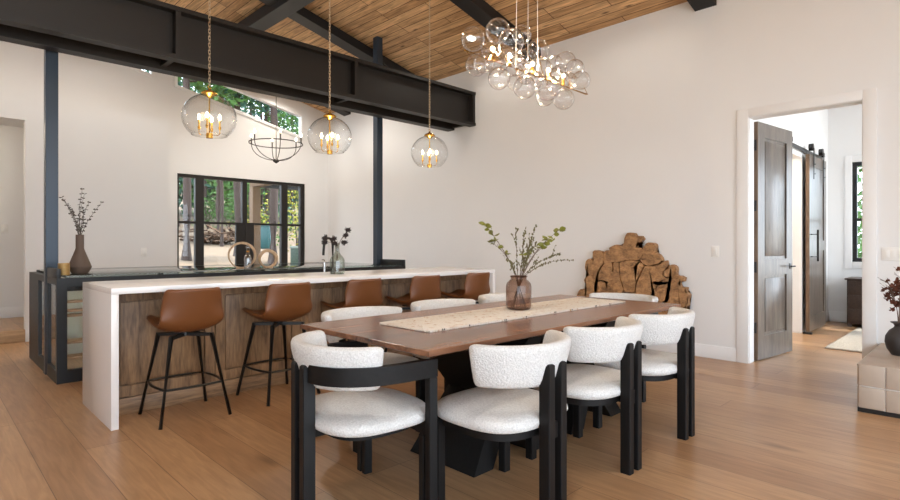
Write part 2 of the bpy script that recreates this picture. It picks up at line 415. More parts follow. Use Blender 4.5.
# lit room behind the sliding door
struct('wall_closet', box((7.2, 3.6, 0), (9.6, 3.7, 2.8)), M['wall'], smooth=0)
struct('wall_closet_left', box((7.1, 2.0, 0), (7.2, 3.7, 2.8)), M['wall'], smooth=0)
struct('wall_closet_right', box((9.6, 2.0, 0), (9.7, 3.7, 2.8)), M['wall'], smooth=0)
struct('ceiling_closet', box((7.1, 2.0, 2.8), (9.7, 3.7, 2.9)), M['wall'], smooth=0)
# hall window
w = thing('window_1', 'dark framed hall window seen through the open doorway', 'window', (HX, 1.065, .93), kind='structure')
bm = mk()
for lo, hi in (((.03, -.515, 0), (.10, -.455, 1.51)), ((.03, .455, 0), (.10, .512, 1.51)), ((.03, -.455, 0), (.10, .455, .06)), ((.03, -.455, 1.45), (.10, .455, 1.51)), ((.04, -.455, .62), (.09, .455, .66))): add_box(bm, lo, hi)
obj('frame', bm, M['frame_steel'], w)
obj('pane', box((.06, -.455, .06), (.066, .455, 1.45)), M['pane'], w, 0)
bm = mk()
for lo, hi in (((-.02, .512, -.1), (0, .60, 1.61)), ((-.02, -.60, -.1), (0, -.512, 1.61)), ((-.02, -.512, 1.51), (0, .512, 1.61)), ((-.02, -.512, -.1), (0, .512, 0))): add_box(bm, lo, hi, .003)
obj('casing', bm, M['trim'], w)

# grey panelled door, swung open into the hall
ang = math.atan2(-.12, .88)
d = thing('door_2', 'grey stained panel door standing open into the hall', 'door', (6.125, 1.755, .012), ang, kind='structure')
H2, W2 = 2.44, .83
def panel_door(w, h, t, panels, stile, rail_b):
    """frame with recessed panels; leaf runs +X, thickness in Y"""
    holes = [[(stile, a), (w - stile, a), (w - stile, b), (stile, b)] for a, b in panels]
    bm = poly([(0, 0), (w, 0), (w, h), (0, h)], holes, xz(-t / 2), (0, t, 0))
    return bm
pans = [(.24, .86), (1.03, 2.29)]
obj('leaf', panel_door(W2, H2, .044, pans, .15, .2), M['door_wood'], d, 0)
for a, b in pans:
    bm = mk(); add_box(bm, (.145, -.010, a - .005), (W2 - .145, .010, b + .005))
    add_box(bm, (.18, -.017, a + .03), (W2 - .18, .017, b - .03), .006)
    obj('panel', bm, M['door_wood'], d)
obj('leaf_edge', box((-.003, -.0225, 0), (.0005, .0225, H2)), M['door_edge'], d, 0)
for z in (.33, .95, 1.58, 2.20):
    bm = mk(); add_box(bm, (-.012, -.010, z - .055), (-.003, .034, z + .055), .002); add_tube(bm, [(-.012, .026, z - .06), (-.012, .026, z + .06)], .009, 8)
    obj('hinge', bm, M['black'], d)
bm = mk()
for s in (-1, 1):
    add_box(bm, (W2 - .085, s * .023 - .004, 0.915), (W2 - .03, s * .023 + .004, .975), .002)
    add_tube(bm, [(W2 - .058, s * .022, .945), (W2 - .058, s * .07, .945), (W2 - .16, s * .072, .945)], .009, 8)
obj('handle', bm, M['black'], d)

# sliding barn door on a track
d = thing('door_3', 'grey sliding barn door on a black track in the hall', 'door', (8.47, 1.80, .03), 0, kind='structure')
pans = [(.2, 1.08), (1.22, 2.22)]
obj('leaf', panel_door(.98, 2.37, .042, pans, .13, .2), M['door_wood'], d, 0)
for a, b in pans: obj('panel', box((.125, -.008, a - .005), (.855, .008, b + .005)), M['door_wood'], d)
obj('leaf_edge', box((-.004, -.022, 0), (.0005, .022, 2.37)), M['door_edge'], d, 0)
bm = tube([(.075, -.10, .94), (.075, -.10, 1.36)], .012, 8)
for z in (1.0, 1.3): add_tube(bm, [(.075, -.02, z), (.075, -.10, z)], .009, 8)
obj('handle', bm, M['black'], d)
obj('track', box((-.78, .035, 2.40), (1.06, .045, 2.45), .002), M['black'], d)
for x in (.2, .78):
    bm = mk(); add_box(bm, (x - .022, -.035, 2.05), (x + .022, -.028, 2.47), .002)
    m = Matrix.Translation((x, .0, 2.485)) @ Matrix.Rotation(PI / 2, 4, 'X')
    bmesh.ops.create_cone(bm, cap_ends=True, segments=18, radius1=.05, radius2=.05, depth=.05, matrix=m)
    for z in (2.12, 2.25): add_tube(bm, [(x, -.05, z), (x, -.03, z)], .012, 8)
    obj('roller_hanger', bm, M['black'], d)
obj('floor_guide', box((-.03, -.05, -.03), (.03, .05, -.002), .003), M['black'], d)
for x in (-.74, 1.0):
    obj('track_stop', box((x - .02, .0, 2.44), (x + .02, .06, 2.50), .004), M['black'], d)

# dresser under the hall window, and the rug
d = thing('dresser', 'low dark brown dresser below the hall window', 'dresser', (9.82, .86, 0))
obj('body', box((-.2, -.70, .05), (.26, .70, .68), .004), M['dresser'], d)
obj('top', box((-.22, -.725, .68), (.27, .725, .705), .004), M['dresser'], d)
for y in (-.46, 0, .46):
    for k in range(3): obj('drawer', box((-.214, y - .22, .075 + k * .2), (-.2, y + .22, .262 + k * .2), .003), M['dresser'], d)
for x in (-.17, .23):
    for y in (-.67, .67): obj('leg', box((x - .025, y - .025, 0), (x + .025, y + .025, .05)), M['dresser'], d)
bm = mk(); nx, ny = 60, 24
x0, x1, y0, y1 = 7.42, 9.45, .55, 1.40
add_box(bm, (x0, y0, .001), (x1, y1, .022), .008)
for i in range(230):
    u = rnd.random() * (x1 - x0) + x0; v = rnd.choice((y0, y1)) + rnd.uniform(-.006, .006)
    add_box(bm, (u - .01, v - .008, .002), (u + .01, v + .008, .019))
tag(obj('runner_rug', bm, M['rug']), 'ivory woven runner rug on the hall floor beyond the doorway', 'rug')

# terrace doors
d = thing('door_4', 'black framed glass terrace doors with sidelights in the back wall', 'glass doors', (0, YN + .03, 0), kind='structure')
fm = M['steel']
bm = mk()
yy0, yy1 = -.01, .07
def fr(x0, x1, z0, z1, dy=0): add_box(bm, (x0, yy0 + dy, z0), (x1, yy1 - dy, z1))
fr(DX0, DX0 + .03, 0, DZ); fr(DX1 - .09, DX1, 0, DZ); fr(DX0 + .03, DX1 - .09, DZ - .055, DZ); fr(DX0 + .03, DX1 - .09, 0, .06)
fr(3.385, 3.525, .06, DZ - .055); fr(4.955, 5.085, .06, DZ - .055)
fr(DX0 + .03, DX1 - .09, 1.545, 1.585, .01)
obj('frame', bm, fm, d, 0)
bm = mk(); fr(4.20, 4.29, 1.585, DZ - .055, .005); obj('mullion', bm, fm, d, 0)
for x0, x1 in ((4.09, 4.254), (4.258, 4.42)):
    bm = mk(); fr(x0, x1, .06, 1.545, .012); obj('door_stile', bm, fm, d, 0)
for x0, x1 in ((3.525, 4.09), (4.42, 4.955)):
    bm = mk(); fr(x0, x1, .06, .62, .012); obj('kick_panel', bm, fm, d, 0)
for x0, x1 in ((3.119, 3.385), (3.525, 4.20), (4.29, 4.955), (5.085, 5.353)):
    obj('pane', box((x0, .025, 1.585), (x1, .031, DZ - .055)), M['pane'], d, 0)
for x0, x1, z0 in ((3.119, 3.385, .06), (3.525, 4.09, .62), (4.42, 4.955, .62), (5.085, 5.353, .06)):
    obj('pane', box((x0, .025, z0), (x1, .031, 1.545)), M['pane'], d, 0)
# clerestory windows
def shrink(pl, k):
    cx = sum(p[0] for p in pl) / len(pl); cy = sum(p[1] for p in pl) / len(pl)
    return [(p[0] - k * (1 if p[0] > cx else -1), p[1] - k * (1 if p[1] > cy else -1)) for p in pl]
def offs(pl, k):        # inward offset of a convex loop
    n = len(pl); a = sum(pl[i][0] * pl[(i + 1) % n][1] - pl[(i + 1) % n][0] * pl[i][1] for i in range(n)); s = 1 if a > 0 else -1
    ls = []
    for i in range(n):
        p, q = Vector(pl[i]), Vector(pl[(i + 1) % n]); t = (q - p).normalized(); nn = Vector((-t.y, t.x)) * s
        ls.append((p + nn * k, t))
    out = []
    for i in range(n):
        (p, t), (q, u) = ls[i - 1], ls[i]
        den = t.x * u.y - t.y * u.x
        w = q - p; f = (w.x * u.y - w.y * u.x) / den
        out.append(tuple(p + t * f))
    return out
for name, pl, lab, k in (('window_2', CL_R, 'white framed slanted clerestory window high above the terrace doors', .05), ('window_3', CL_L, 'slanted clerestory window mostly hidden behind the steel beam, left of the other', .05)):
    d = thing(name, lab, 'window', (0, YN, 0), kind='structure')
    inner = offs(pl, k)
    obj('frame', poly(pl, [inner], xz(-.02), (0, .10, 0)), M['trim'], d, 0)
    obj('pane', poly(inner, [], xz(.04), (0, .006, 0)), M['pane'], d, 0)

# ---- steel and timber overhead
def ibeam(bm, y0, y1, x0, x1, z0, z1, yc, t=.042, w=.016):
    add_box(bm, (x0, y0, z0), (x1, y1, z0 + t)); add_box(bm, (x0, y0, z1 - t), (x1, y1, z1)); add_box(bm, (x0, yc - w / 2, z0 + t), (x1, yc + w / 2, z1 - t))
b = thing('steel_beam', 'long black steel beam spanning the room above the kitchen', 'beam', (0, 5.496, 2.965))
BL, BH = XE, .50
bm = mk(); ibeam(bm, 0, .125, -2.6, BL - .004, 0, BH, .105); obj('front_girder', bm, M['steel'], b, 0)
bm = mk(); ibeam(bm, .45, .594, -2.6, BL - .004, 0, BH, .47); obj('rear_girder', bm, M['steel'], b, 0)
for x in (-1.0, 1.76, 3.80, 5.90):
    obj('stiffener_plate', box((x, .006, .042), (x + .05, .098, BH - .042)), M['steel'], b, 0)
    obj('tie_plate', box((x, .114, .03), (x + .05, .461, .20)), M['steel'], b, 0)
def column(x, y, lab):
    c = thing('steel_column', lab, 'column', (x, y, 0))
    obj('post', box((-.049, -.049, 0), (.049, .049, zc(x) - .012), .004), M['column'], c, 0)
    obj('base_plate', box((-.052, -.052, 0), (.052, .052, .012)), M['column'], c, 0)
column(4.672, 6.20, 'slim black steel column at the right end of the glass topped counter')
column(.897, 6.205, 'black steel column tinted with reflected sky blue at the left end of the glass topped counter')
# ridge beam and rafters
tag(obj('ceiling_purlin', box((3.326, -4, 4.25), (3.56, YN, 4.405), .003), M['rafter'], None, 0), 'dark timber crossing the rafters under the board ceiling, above the steel beam', 'beam')
def rafter(y, side, lab):
    if side > 0: xa, xb = 3.56, XE - .001
    else: xa, xb = 3.326, RX
    pl = [(xa, zc(xa) - .134), (xb, zc(xb) - .134), (xb, zc(xb) - .004), (xa, zc(xa) - .004)]
    o = obj('ceiling_rafter', poly(pl, [], xz(-.11), (0, .22, 0)), M['rafter'], None, 0); o.location = (0, y, 0)
    tag(o, lab, 'rafter', 'dark ceiling rafters')
rafter(2.19, 1, 'dark ceiling rafter ending above the doorway at the top right')
rafter(4.42, 1, 'dark ceiling rafter running down behind the bubble chandelier')
rafter(6.65, 1, 'dark ceiling rafter running from the cross timber down behind the steel beam')
rafter(8.88, 1, 'dark ceiling rafter end below the steel beam near the clerestory window')
rafter(6.65, -1, 'dark ceiling rafter left of the cross timber at the top edge')
rafter(8.88, -1, 'dark ceiling rafter left of the cross timber, hidden behind the steel beam')

# recessed ceiling light
def can_light(x, y, lab):
    t = math.atan(SL) * (1 if x > RX else -1)
    c = thing('recessed_light', lab, 'ceiling light', (x, y, zc(x) - .003)); c.rotation_euler = (0, t, 0)
    obj('trim_ring', lathe([(.075, 0), (.075, -.012), (.055, -.012), (.055, 0), (.075, 0)], 24), M['trim'], c)
    obj('lens', lathe([(0, -.004), (.055, -.004)], 24), M['can'], c)
    p = lamp('can_lamp', 'SPOT', (0, 0, -.02), 12 if x > 5 else 72, (1, .94, .86), .05, (0, -t, 0), R(150)); p.parent = c
can_light(5.33, 5.0, 'lit recessed ceiling light left of the bubble chandelier')
for x, y, lab in ((4.75, 7.75, 'added kitchen fill light behind the steel beam, nearest the east wall'), (2.0, 7.6, 'added kitchen fill light behind the beam, left of the cross timber'), (4.75, 9.0, 'added kitchen fill light near the clerestory window'), (2.0, 8.9, 'added kitchen fill light above the pantry block'), (.2, 7.4, 'added kitchen fill light near the left steel column'), (.2, 3.2, 'added unseen fill light left of the dining table'), (1.6, 1.2, 'added unseen fill light nearest the viewer')):
    can_light(x, y, lab)  # unseen lamps added to brighten the kitchen and the near room
can_light(5.05, 2.95, 'recessed ceiling light above the frame between the rafters')

# switches
def plate(name, x, y, z, w, n, facing, lab):
    rz = {'W': 0, 'S': PI / 2}[facing]
    p = thing(name, lab, 'light switch' if n else 'outlet', (x, y, z), rz)
    obj('cover_plate', box((-.008, -w / 2, -.058), (0, w / 2, .058), .003), M['plate'], p)
    for k in range(max(n, 1)):
        c = (k - (max(n, 1) - 1) / 2) * .046
        obj('rocker', box((-.012, c - .016, -.034), (-.008, c + .016, .034), .0015), M['plate'], p)
plate('light_switch', XE, 2.09, 1.122, .075, 1, 'W', 'white light switch on the wall left of the doorway')
plate('light_switch', XE, .637, 1.115, .165, 3, 'W', 'wide white switch plate above the dark clay vase')
plate('light_switch', .895, 9.9, 1.42, .075, 1, 'S', 'white light switch on the side hall wall at the far left')
plate('wall_outlet', 2.267, YP, 1.088, .075, 0, 'S', 'white wall outlet beside the terrace doors, above the glass topped counter')
# ------------------------------------------------------------------ kitchen island
I = thing('kitchen_island', 'kitchen island with white waterfall worktop and oak panelling', 'island', (0, 0, 0))
IX0, IX1, IY0, IY1, IZ = .892, 4.662, 4.002, 4.84, .915
obj('worktop', box((IX0, IY0, IZ - .041), (IX1, IY1, IZ), .002), M['quartz'], I)
obj('waterfall_end', box((IX0, IY0, 0), (IX0 + .044, IY1, IZ - .041), .002), M['quartz'], I)
obj('waterfall_end', box((IX1 - .044, IY0, 0), (IX1, IY1, IZ - .041), .002), M['quartz'], I)
bx0, bx1, by = IX0 + .044, IX1 - .044, 4.345
obj('body', box((bx0, by, 0), (bx1, IY1 - .02, IZ - .041)), M['island_wood'], I, 0)
n = 5; pw = (bx1 - bx0) / n
for k in range(n):
    a, b = bx0 + k * pw, bx0 + (k + 1) * pw
    bm = poly([(a + .003, .125), (b - .003, .125), (b - .003, .865), (a + .003, .865)], [[(a + .075, .2), (b - .075, .2), (b - .075, .80), (a + .075, .80)]], xz(by - .022), (0, .022, 0))
    f = obj('panel_frame', bm, M['island_wood'], I, 0)
    bm = mk(); add_box(bm, (a + .085, by - .012, .21), (b - .085, by - .001, .79), .002)
    obj('panel', bm, M['island_wood'], f)
obj('plinth', box((bx0, by - .026, 0), (bx1, by, .115), .003), M['island_wood_x'], I)

# ------------------------------------------------------------------ bar stools
def stool_shell():
    prof = [(.275, .640, .14), (.245, .640, .18), (.14, .625, .200), (.03, .608, .206), (-.07, .602, .210), (-.130, .614, .212), (-.168, .650, .212), (-.190, .715, .207), (-.208, .785, .199), (-.222, .845, .191), (-.232, .884, .183), (-.2355, .898, .166)]
    bm = mk(); rows = []
    nu = 10
    for i, (y, z, w) in enumerate(prof):
        row = []
        for k in range(nu + 1):
            u = k / nu * 2 - 1; c = abs(u) ** 2.6
            back = max(0, min(1, (z - .64) / .12)) if y < -.09 else 0
            seatk = 1 - back
            yy = y + back * .075 * c
            zz = z + seatk * .050 * c * (1 if i > 0 else .7)
            row.append(bm.verts.new((u * w, yy, zz)))
        rows.append(row)
    for A, B in zip(rows, rows[1:]):
        for k in range(nu): bm.faces.new((A[k], A[k + 1], B[k + 1], B[k]))
    return bm
def make_stool(lab):
    t = thing('bar_stool', lab, 'bar stool', (0, 0, 0), 0, 'leather bar stools along the island')
    s = obj('seat_shell', stool_shell(), M['leather'], t, 60)
    sd = s.modifiers.new('solid', 'SOLIDIFY'); sd.thickness = .032; sd.offset = 0
    ss = s.modifiers.new('sub', 'SUBSURF'); ss.levels = 2; ss.render_levels = 2
    bm = mk(); add_lathe(bm, [(0, .56), (.035, .56), (.035, .602), (0, .602)], 16); add_box(bm, (-.09, -.09, .592), (.09, .09, .602))
    obj('swivel_hub', bm, M['black'], t)
    bm = mk()
    for sx in (-1, 1):
        for sy in (-1, 1): add_bar(bm, (0, 0, .566), (sx * .135, sy * .135, .566), .026, .022)
    obj('cross_arms', bm, M['black'], t)
    for sx in (-1, 1):
        for sy in (-1, 1):
            bm = mk(); add_tube(bm, [(sx * .132, sy * .132, .574), (sx * .226, sy * .226, 0)], [.0165, .0125], 8)
            obj('leg', bm, M['black'], t)
    bm = mk(); q = .132 + (.574 - .235) / .574 * .094
    pts = []
    for k in range(4):
        a0 = PI / 4 + k * PI / 2; P0 = Vector((q if k in (0, 3) else -q, q if k in (0, 1) else -q, .235)); P1 = Vector((-q if k in (0, 1) else q, q if k in (0, 3) else -q, .235))
        mid = (P0 + P1) / 2; outv = Vector((mid.x, mid.y, 0)).normalized()
        for j in range(6):
            f = j / 6; pts.append(P0.lerp(P1, f) + outv * .022 * math.sin(PI * f))
    add_tube(bm, pts, .0085, 6, closed=True)
    obj('footrest', bm, M['black'], t)
    return t
SX = [(1.352, 4.035), (2.062, 4.045), (2.775, 4.045), (3.50, 4.045), (4.235, 4.045)]
SL_ = ['cognac leather bar stool closest to the white waterfall end of the island', 'second cognac leather bar stool from the left, behind the table corner', 'middle cognac leather bar stool below the aqua glass bottle', 'fourth cognac leather bar stool from the left, mostly behind the table', 'cognac leather bar stool at the far right end of the island']
st0 = make_stool(SL_[0])
for i, (x, y) in enumerate(SX):
    rz = R((0, 5, 4, 3, 4)[i])
    if i == 0: st0.location = (x, y, 0); st0.rotation_euler = (0, 0, rz)
    else: copy_thing(st0, (x, y, 0), rz, SL_[i])

# ------------------------------------------------------------------ glass topped counter
G = thing('glass_counter', 'black steel framed counter with glass top, shelves inside', 'counter', (0, 0, 0))
gx0, gx1, gy0, gy1, gz = .855, 4.72, 5.647, 7.215, .905
bm = mk()
fb = lambda lo, hi: add_box(bm, lo, hi)
# front and back frames
fb((gx0, gy0, 0), (gx0 + .075, gy0 + .05, gz)); fb((gx1 - .075, gy0, 0), (gx1, gy0 + .05, gz))
fb((gx0 + .075, gy0, gz - .075), (gx1 - .075, gy0 + .05, gz)); fb((gx0 + .075, gy0, 0), (gx1 - .075, gy0 + .05, .11))
fb((gx0, gy1 - .05, 0), (gx0 + .06, gy1, gz)); fb((gx1 - .06, gy1 - .05, 0), (gx1, gy1, gz))
fb((gx0 + .06, gy1 - .05, gz - .05), (gx1 - .06, gy1, gz + .02)); fb((gx0 + .06, gy1 - .05, 0), (gx1 - .06, gy1, .11))
for x in (2.1, 3.4): fb((x, gy1 - .05, .11), (x + .05, gy1, gz - .05)); fb((x, gy0, .11), (x + .05, gy0 + .05, gz - .075))
# end frames, split round the columns
for x0, x1 in ((gx0, gx0 + .05), (gx1 - .05, gx1)):
    for a, b in ((gy0 + .05, 6.155), (6.255, gy1 - .05)):
        fb((x0, a, gz - .06), (x1, b, gz)); fb((x0, a, 0), (x1, b, .11))
    fb((x0, 6.105, .11), (x1, 6.155, gz - .06)); fb((x0, 6.255, .11), (x1, 6.305, gz - .06))
    fb((x0, 6.62, .11), (x1, gy1 - .05, gz - .06))
obj('frame', bm, M['frame_steel'], G, 0)
bm = mk(); add_box(bm, (gx0, gy0, gz), (gx0 + .030, 6.15, gz + .082), .003); obj('end_lip', bm, M['frame_steel'], G)
bm = mk(); add_box(bm, (gx1 - .045, gy0, gz), (gx1, 6.155, gz + .082), .003); obj('end_lip', bm, M['frame_steel'], G)
obj('glass_top', box((gx0 + .068, gy0 + .005, gz), (gx1 - .125, gy1 - .055, gz + .02), .002), M['top_glass'], G)
bm = mk()
for a, b in ((gy0 + .06, 6.10), (6.31, 6.615)): add_box(bm, (gx0 + .015, a, .11), (gx0 + .021, b, gz - .06))
obj('side_glass', bm, M['pane'], G, 0)
obj('front_glass', box((gx0 + .075, gy0 + .02, .11), (gx1 - .075, gy0 + .026, gz - .075)), M['pane'], G, 0)
obj('bright_view_panel', box((gx0 + .06, 6.34, .11), (gx1 - .06, 6.352, gz - .08)), M['bright_view_tone'], G, 0)['label'] = 'added pale panel in place of the bright view through the glass'  # added panel; its pale tone stands for brightness seen through the glass
for z, y0, y1 in ((.68, 5.74, 5.86), (.60, 5.74, 5.86), (.555, 5.76, 5.88), (.32, 5.74, 5.92), (.185, 5.74, 5.90)):
    obj('shelf', box((gx0 + .06, y0, z), (gx1 - .06, y1, z + .020), .003), M['shelf_wood'], G)
obj('latch_box', box((gx0 + .08, gy0 + .03, .79), (gx0 + .22, gy0 + .08, .85), .004), M['frame_steel'], G)

# ------------------------------------------------------------------ dining table
T = thing('dining_table', 'long walnut dining table on black crossed slab legs', 'table', (0, 0, 0))
tx0, tx1, ty0, ty1, tz = 1.535, 4.085, 1.682, 2.752, .75
bm = mk()
def ring(z, o): return [bm.verts.new((x, y, z)) for x, y in ((tx0 + o, ty0 + o), (tx1 - o, ty0 + o), (tx1 - o, ty1 - o), (tx0 + o, ty1 - o))]
rs = [ring(tz, .003), ring(tz - .003, 0), ring(tz - .024, 0), ring(tz - .044, .055)]
bm.faces.new(rs[0]); bm.faces.new(rs[-1][::-1])
for A, B in zip(rs, rs[1:]):
    for k in range(4): bm.faces.new((A[k], A[(k + 1) % 4], B[(k + 1) % 4], B[k]))
obj('tabletop', bm, M['walnut'], T, 20)
def slab(xa, xb, y0, y1, waist):
    """slab leg leaning from xa on the floor to xb under the top, narrower at the waist"""
    bm = mk(); th = .075; zt = tz - .044; rows = []
    for f, k in ((0, 0), (.5, waist), (1, 0)):
        x = xa + (xb - xa) * f; z = zt * f
        rows.append([bm.verts.new((x + sx * th, y, z)) for sx, y in ((-1, y0 + k), (1, y0 + k), (1, y1 - k), (-1, y1 - k))])
    bm.faces.new(rows[0][::-1]); bm.faces.new(rows[-1])
    for A, B in zip(rows, rows[1:]):
        for k in range(4): bm.faces.new((A[k], A[(k + 1) % 4], B[(k + 1) % 4], B[k]))
    return bm
for xa, xb in ((2.115, 2.62), (2.62, 2.115), (3.515, 3.01), (3.01, 3.515)):
    obj('leg', slab(xa, xb, 1.895, 2.40, .06), M['blackwood'], T, 20)
obj('stretcher', box((2.36, 2.08, .34), (3.27, 2.22, .42), .004), M['blackwood_x'], T)

# runner on the table
bm = mk(); add_box(bm, (1.845, 2.035, tz + .001), (3.90, 2.435, tz + .010), .003)
obj_r = tag(obj('table_runner', bm, M['runner']), 'cream woven runner with tan flecks along the dining table', 'table runner')
for y in (2.032, 2.438):
    bm = mk()
    for i in range(150):
        x = 1.86 + i * .0136
        add_box(bm, (x - .006, y - .007, tz + .001), (x + .004, y + .007, tz + .011))
    obj('fringe', bm, M['runner'], obj_r, 0)['kind'] = 'stuff'
bm = mk()
for i in range(0, 150):
    ph = (i % 37)
    if ph in (6, 7, 21):
        x = 1.86 + i * .0136
        add_sphere(bm, (x, 2.026, tz + .007), .005, 6); add_sphere(bm, (x, 2.444, tz + .007), .005, 6)
o_ = obj('black_stitching', bm, M['black'], obj_r, 60); o_['kind'] = 'stuff'; o_['label'] = 'black stitching along the runner edge'

# ------------------------------------------------------------------ dining chairs
def arc_back(rad, half, z0, z1, th, lean=.018, n=22):
    """upholstered back band, centre line radius rad, opening towards +Y"""
    bm = mk(); rows = []
    def sec(k, sh):      # rounded section offsets (radial, z)
        out = []
        hz = (z1 - z0) / 2; cz = (z0 + z1) / 2; r = min(th / 2, hz) * .95
        for j in range(16):
            t = 2 * PI * j / 16; cx, cs = math.cos(t), math.sin(t)
            px = (th / 2) * (abs(cx) ** .55) * (1 if cx >= 0 else -1); pz = hz * (abs(cs) ** .55) * (1 if cs >= 0 else -1)
            out.append((px * sh, cz + pz * (.78 + .22 * sh) if sh < 1 else cz + pz))
        return out
    fs = [0, .003, .008, .016, .028, .045] + [.06 + .88 * i / n for i in range(n + 1)] + [.955, .972, .984, .992, .997, 1]
    for f in fs:
        a = -PI / 2 - half + 2 * half * f
        e = min(f, 1 - f) / .05
        sh = 1 if e >= 1 else (.12 + .88 * math.sqrt(max(0, 1 - (1 - e) ** 2)))
        row = []
        for dr, z in sec(f, sh):
            rr = rad + dr + (z - (z0 + z1) / 2) / (z1 - z0) * 2 * lean
            row.append(bm.verts.new((rr * math.cos(a), rr * math.sin(a), z)))
        rows.append(row)
    for A, B in zip(rows, rows[1:]):
        for k in range(16): bm.faces.new((A[k], A[(k + 1) % 16], B[(k + 1) % 16], B[k]))
    bm.faces.new(rows[0][::-1]); bm.faces.new(rows[-1])
    return bm
def superell(a, b, n, seg=40, c=(0, 0)):
    return [(c[0] + a * abs(math.cos(t)) ** (2 / n) * (1 if math.cos(t) >= 0 else -1), c[1] + b * abs(math.sin(t)) ** (2 / n) * (1 if math.sin(t) >= 0 else -1)) for t in [2 * PI * k / seg for k in range(seg)]]
def cushion(a, b, n, z0, z1, crown=.015):
    bm = mk(); rows = []
    for s, z in ((.90, z0), (.97, z0 + .008), (1.0, z0 + (z1 - z0) * .45), (.985, z1 - .018), (.94, z1 - .006), (.80, z1 + crown * .4), (.45, z1 + crown), (.12, z1 + crown * 1.05)):
        rows.append([bm.verts.new((x, y, z)) for x, y in superell(a * s, b * s, n)])
    for A, B in zip(rows, rows[1:]):
        for k in range(40): bm.faces.new((A[k], A[(k + 1) % 40], B[(k + 1) % 40], B[k]))
    bm.faces.new(rows[0][::-1]); bm.faces.new(rows[-1])
    return bm
def post(x, y, w, d, z0, z1):
    bm = mk(); add_box(bm, (x - w / 2, y - d / 2, z0), (x + w / 2, y + d / 2, z1))
    tv = [e for e in bm.edges if all(abs(v.co.z - z1) < 1e-5 for v in e.verts)]
    bmesh.ops.bevel(bm, geom=tv, offset=.014, segments=3, profile=.5, affect='EDGES')
    ed = [e for e in bm.edges if abs(e.verts[0].co.z - e.verts[1].co.z) > .3]
    bmesh.ops.bevel(bm, geom=ed, offset=.003, segments=1, affect='EDGES')
    return bm
def make_chair(lab, arms, group):
    t = thing('dining_armchair' if arms else 'dining_chair', lab, 'armchair' if arms else 'chair', (0, 0, 0), 0, group)
    W = M['blackwood']
    so_ = obj('seat', cushion(.296, .272, 3.0, .395, .458), M['boucle'], t, 60); so_.location = (0, -.055, 0)
    bm = mk(); add_poly(bm, superell(*((.215, .205) if arms else (.265, .243)), 3.0, c=(0, -.055)), [], xy(.362), (0, 0, .033)); obj('seat_frame', bm, W, t)
    bo_ = obj('backrest', arc_back(.268, R(79), .578, .772, .072, lean=.026), M['boucle'], t, 60); bo_.location = (0, -.062, 0)
    for s in (-1, 1):
        l = post(s * .045, -.350, .044, .056, 0, .684); obj('back_leg', l, W, t)
    bm = mk(); add_box(bm, (-.0195, -.362, .355), (.0195, -.2, .425)); obj('spine', bm, W, t, 0)
    fx = .308 if arms else .24
    if arms:
        for s in (-1, 1):
            obj('front_leg', post(s * fx, .115, .038, .044, 0, .615), W, t)
            obj('front_leg', post(s * (fx - .05), .115, .034, .044, 0, .352), W, t)
            bm = mk(); pts = []
            for k in range(15):
                a = -PI / 2 + (PI / 2) * k / 14
                pts.append((s * (.045 + (.308 - .045) * math.cos(a) ** .9 if k < 14 else .308), -.02 + .322 * math.sin(a)))
            pts.append((s * .308, .06)); pts.append((s * .308, .138))
            inn, ou = [], []
            for i, p in enumerate(pts):
                q0 = Vector(pts[max(i - 1, 0)]); q1 = Vector(pts[min(i + 1, len(pts) - 1)]); d_ = (q1 - q0).normalized(); nn = Vector((d_.y, -d_.x)) * s
                inn.append(Vector(p) - nn * .018); ou.append(Vector(p) + nn * .018)
            rows = []
            for a_, b_ in zip(inn, ou):
                rows.append([bm.verts.new((a_.x, a_.y, .612)), bm.verts.new((b_.x, b_.y, .612)), bm.verts.new((b_.x, b_.y, .69)), bm.verts.new((a_.x, a_.y, .69))])
            for A, B in zip(rows, rows[1:]):
                for k in range(4): bm.faces.new((A[k], A[(k + 1) % 4], B[(k + 1) % 4], B[k]))
            bm.faces.new(rows[0][::-1]); bm.faces.new(rows[-1])
            obj('arm_rail', bm, M['blackwood_x'], t, 40)
        obj('front_rail', box((-.308, .094, .352), (.308, .136, .40), .002), M['blackwood_x'], t)
    else:
        for s in (-1, 1): obj('front_leg', post(s * fx, .125, .046, .046, 0, .40), W, t)
    return t
gC, gA = 'white armless dining chairs along the table', 'white armchairs at the table ends'
ch0 = make_chair('white boucle dining chair on the near side, closest to the near table corner', False, gC)
ch0.location = (1.985, 1.722, 0)
copy_thing(ch0, (2.70, 1.722, 0), 0, 'white boucle dining chair in the middle of the near side')
copy_thing(ch0, (3.42, 1.722, 0), R(-1), 'white boucle dining chair at the far right of the near side, nearest the doorway')
copy_thing(ch0, (2.065, 2.735, 0), PI, 'white dining chair across the table, its back below the second bar stool')
copy_thing(ch0, (2.80, 2.735, 0), PI, 'white dining chair across the table, its back left of the smoked vase')
copy_thing(ch0, (3.53, 2.735, 0), PI, 'white dining chair across the table, partly hidden behind the smoked vase')
ca0 = make_chair('white armchair with curved black rail at the near left end of the table', True, gA)
ca0.location = (1.547, 2.09, 0); ca0.rotation_euler = (0, 0, -PI / 2 - R(6))
copy_thing(ca0, (4.06, 2.22, 0), PI / 2, 'white armchair at the far end of the table before the wood carving')
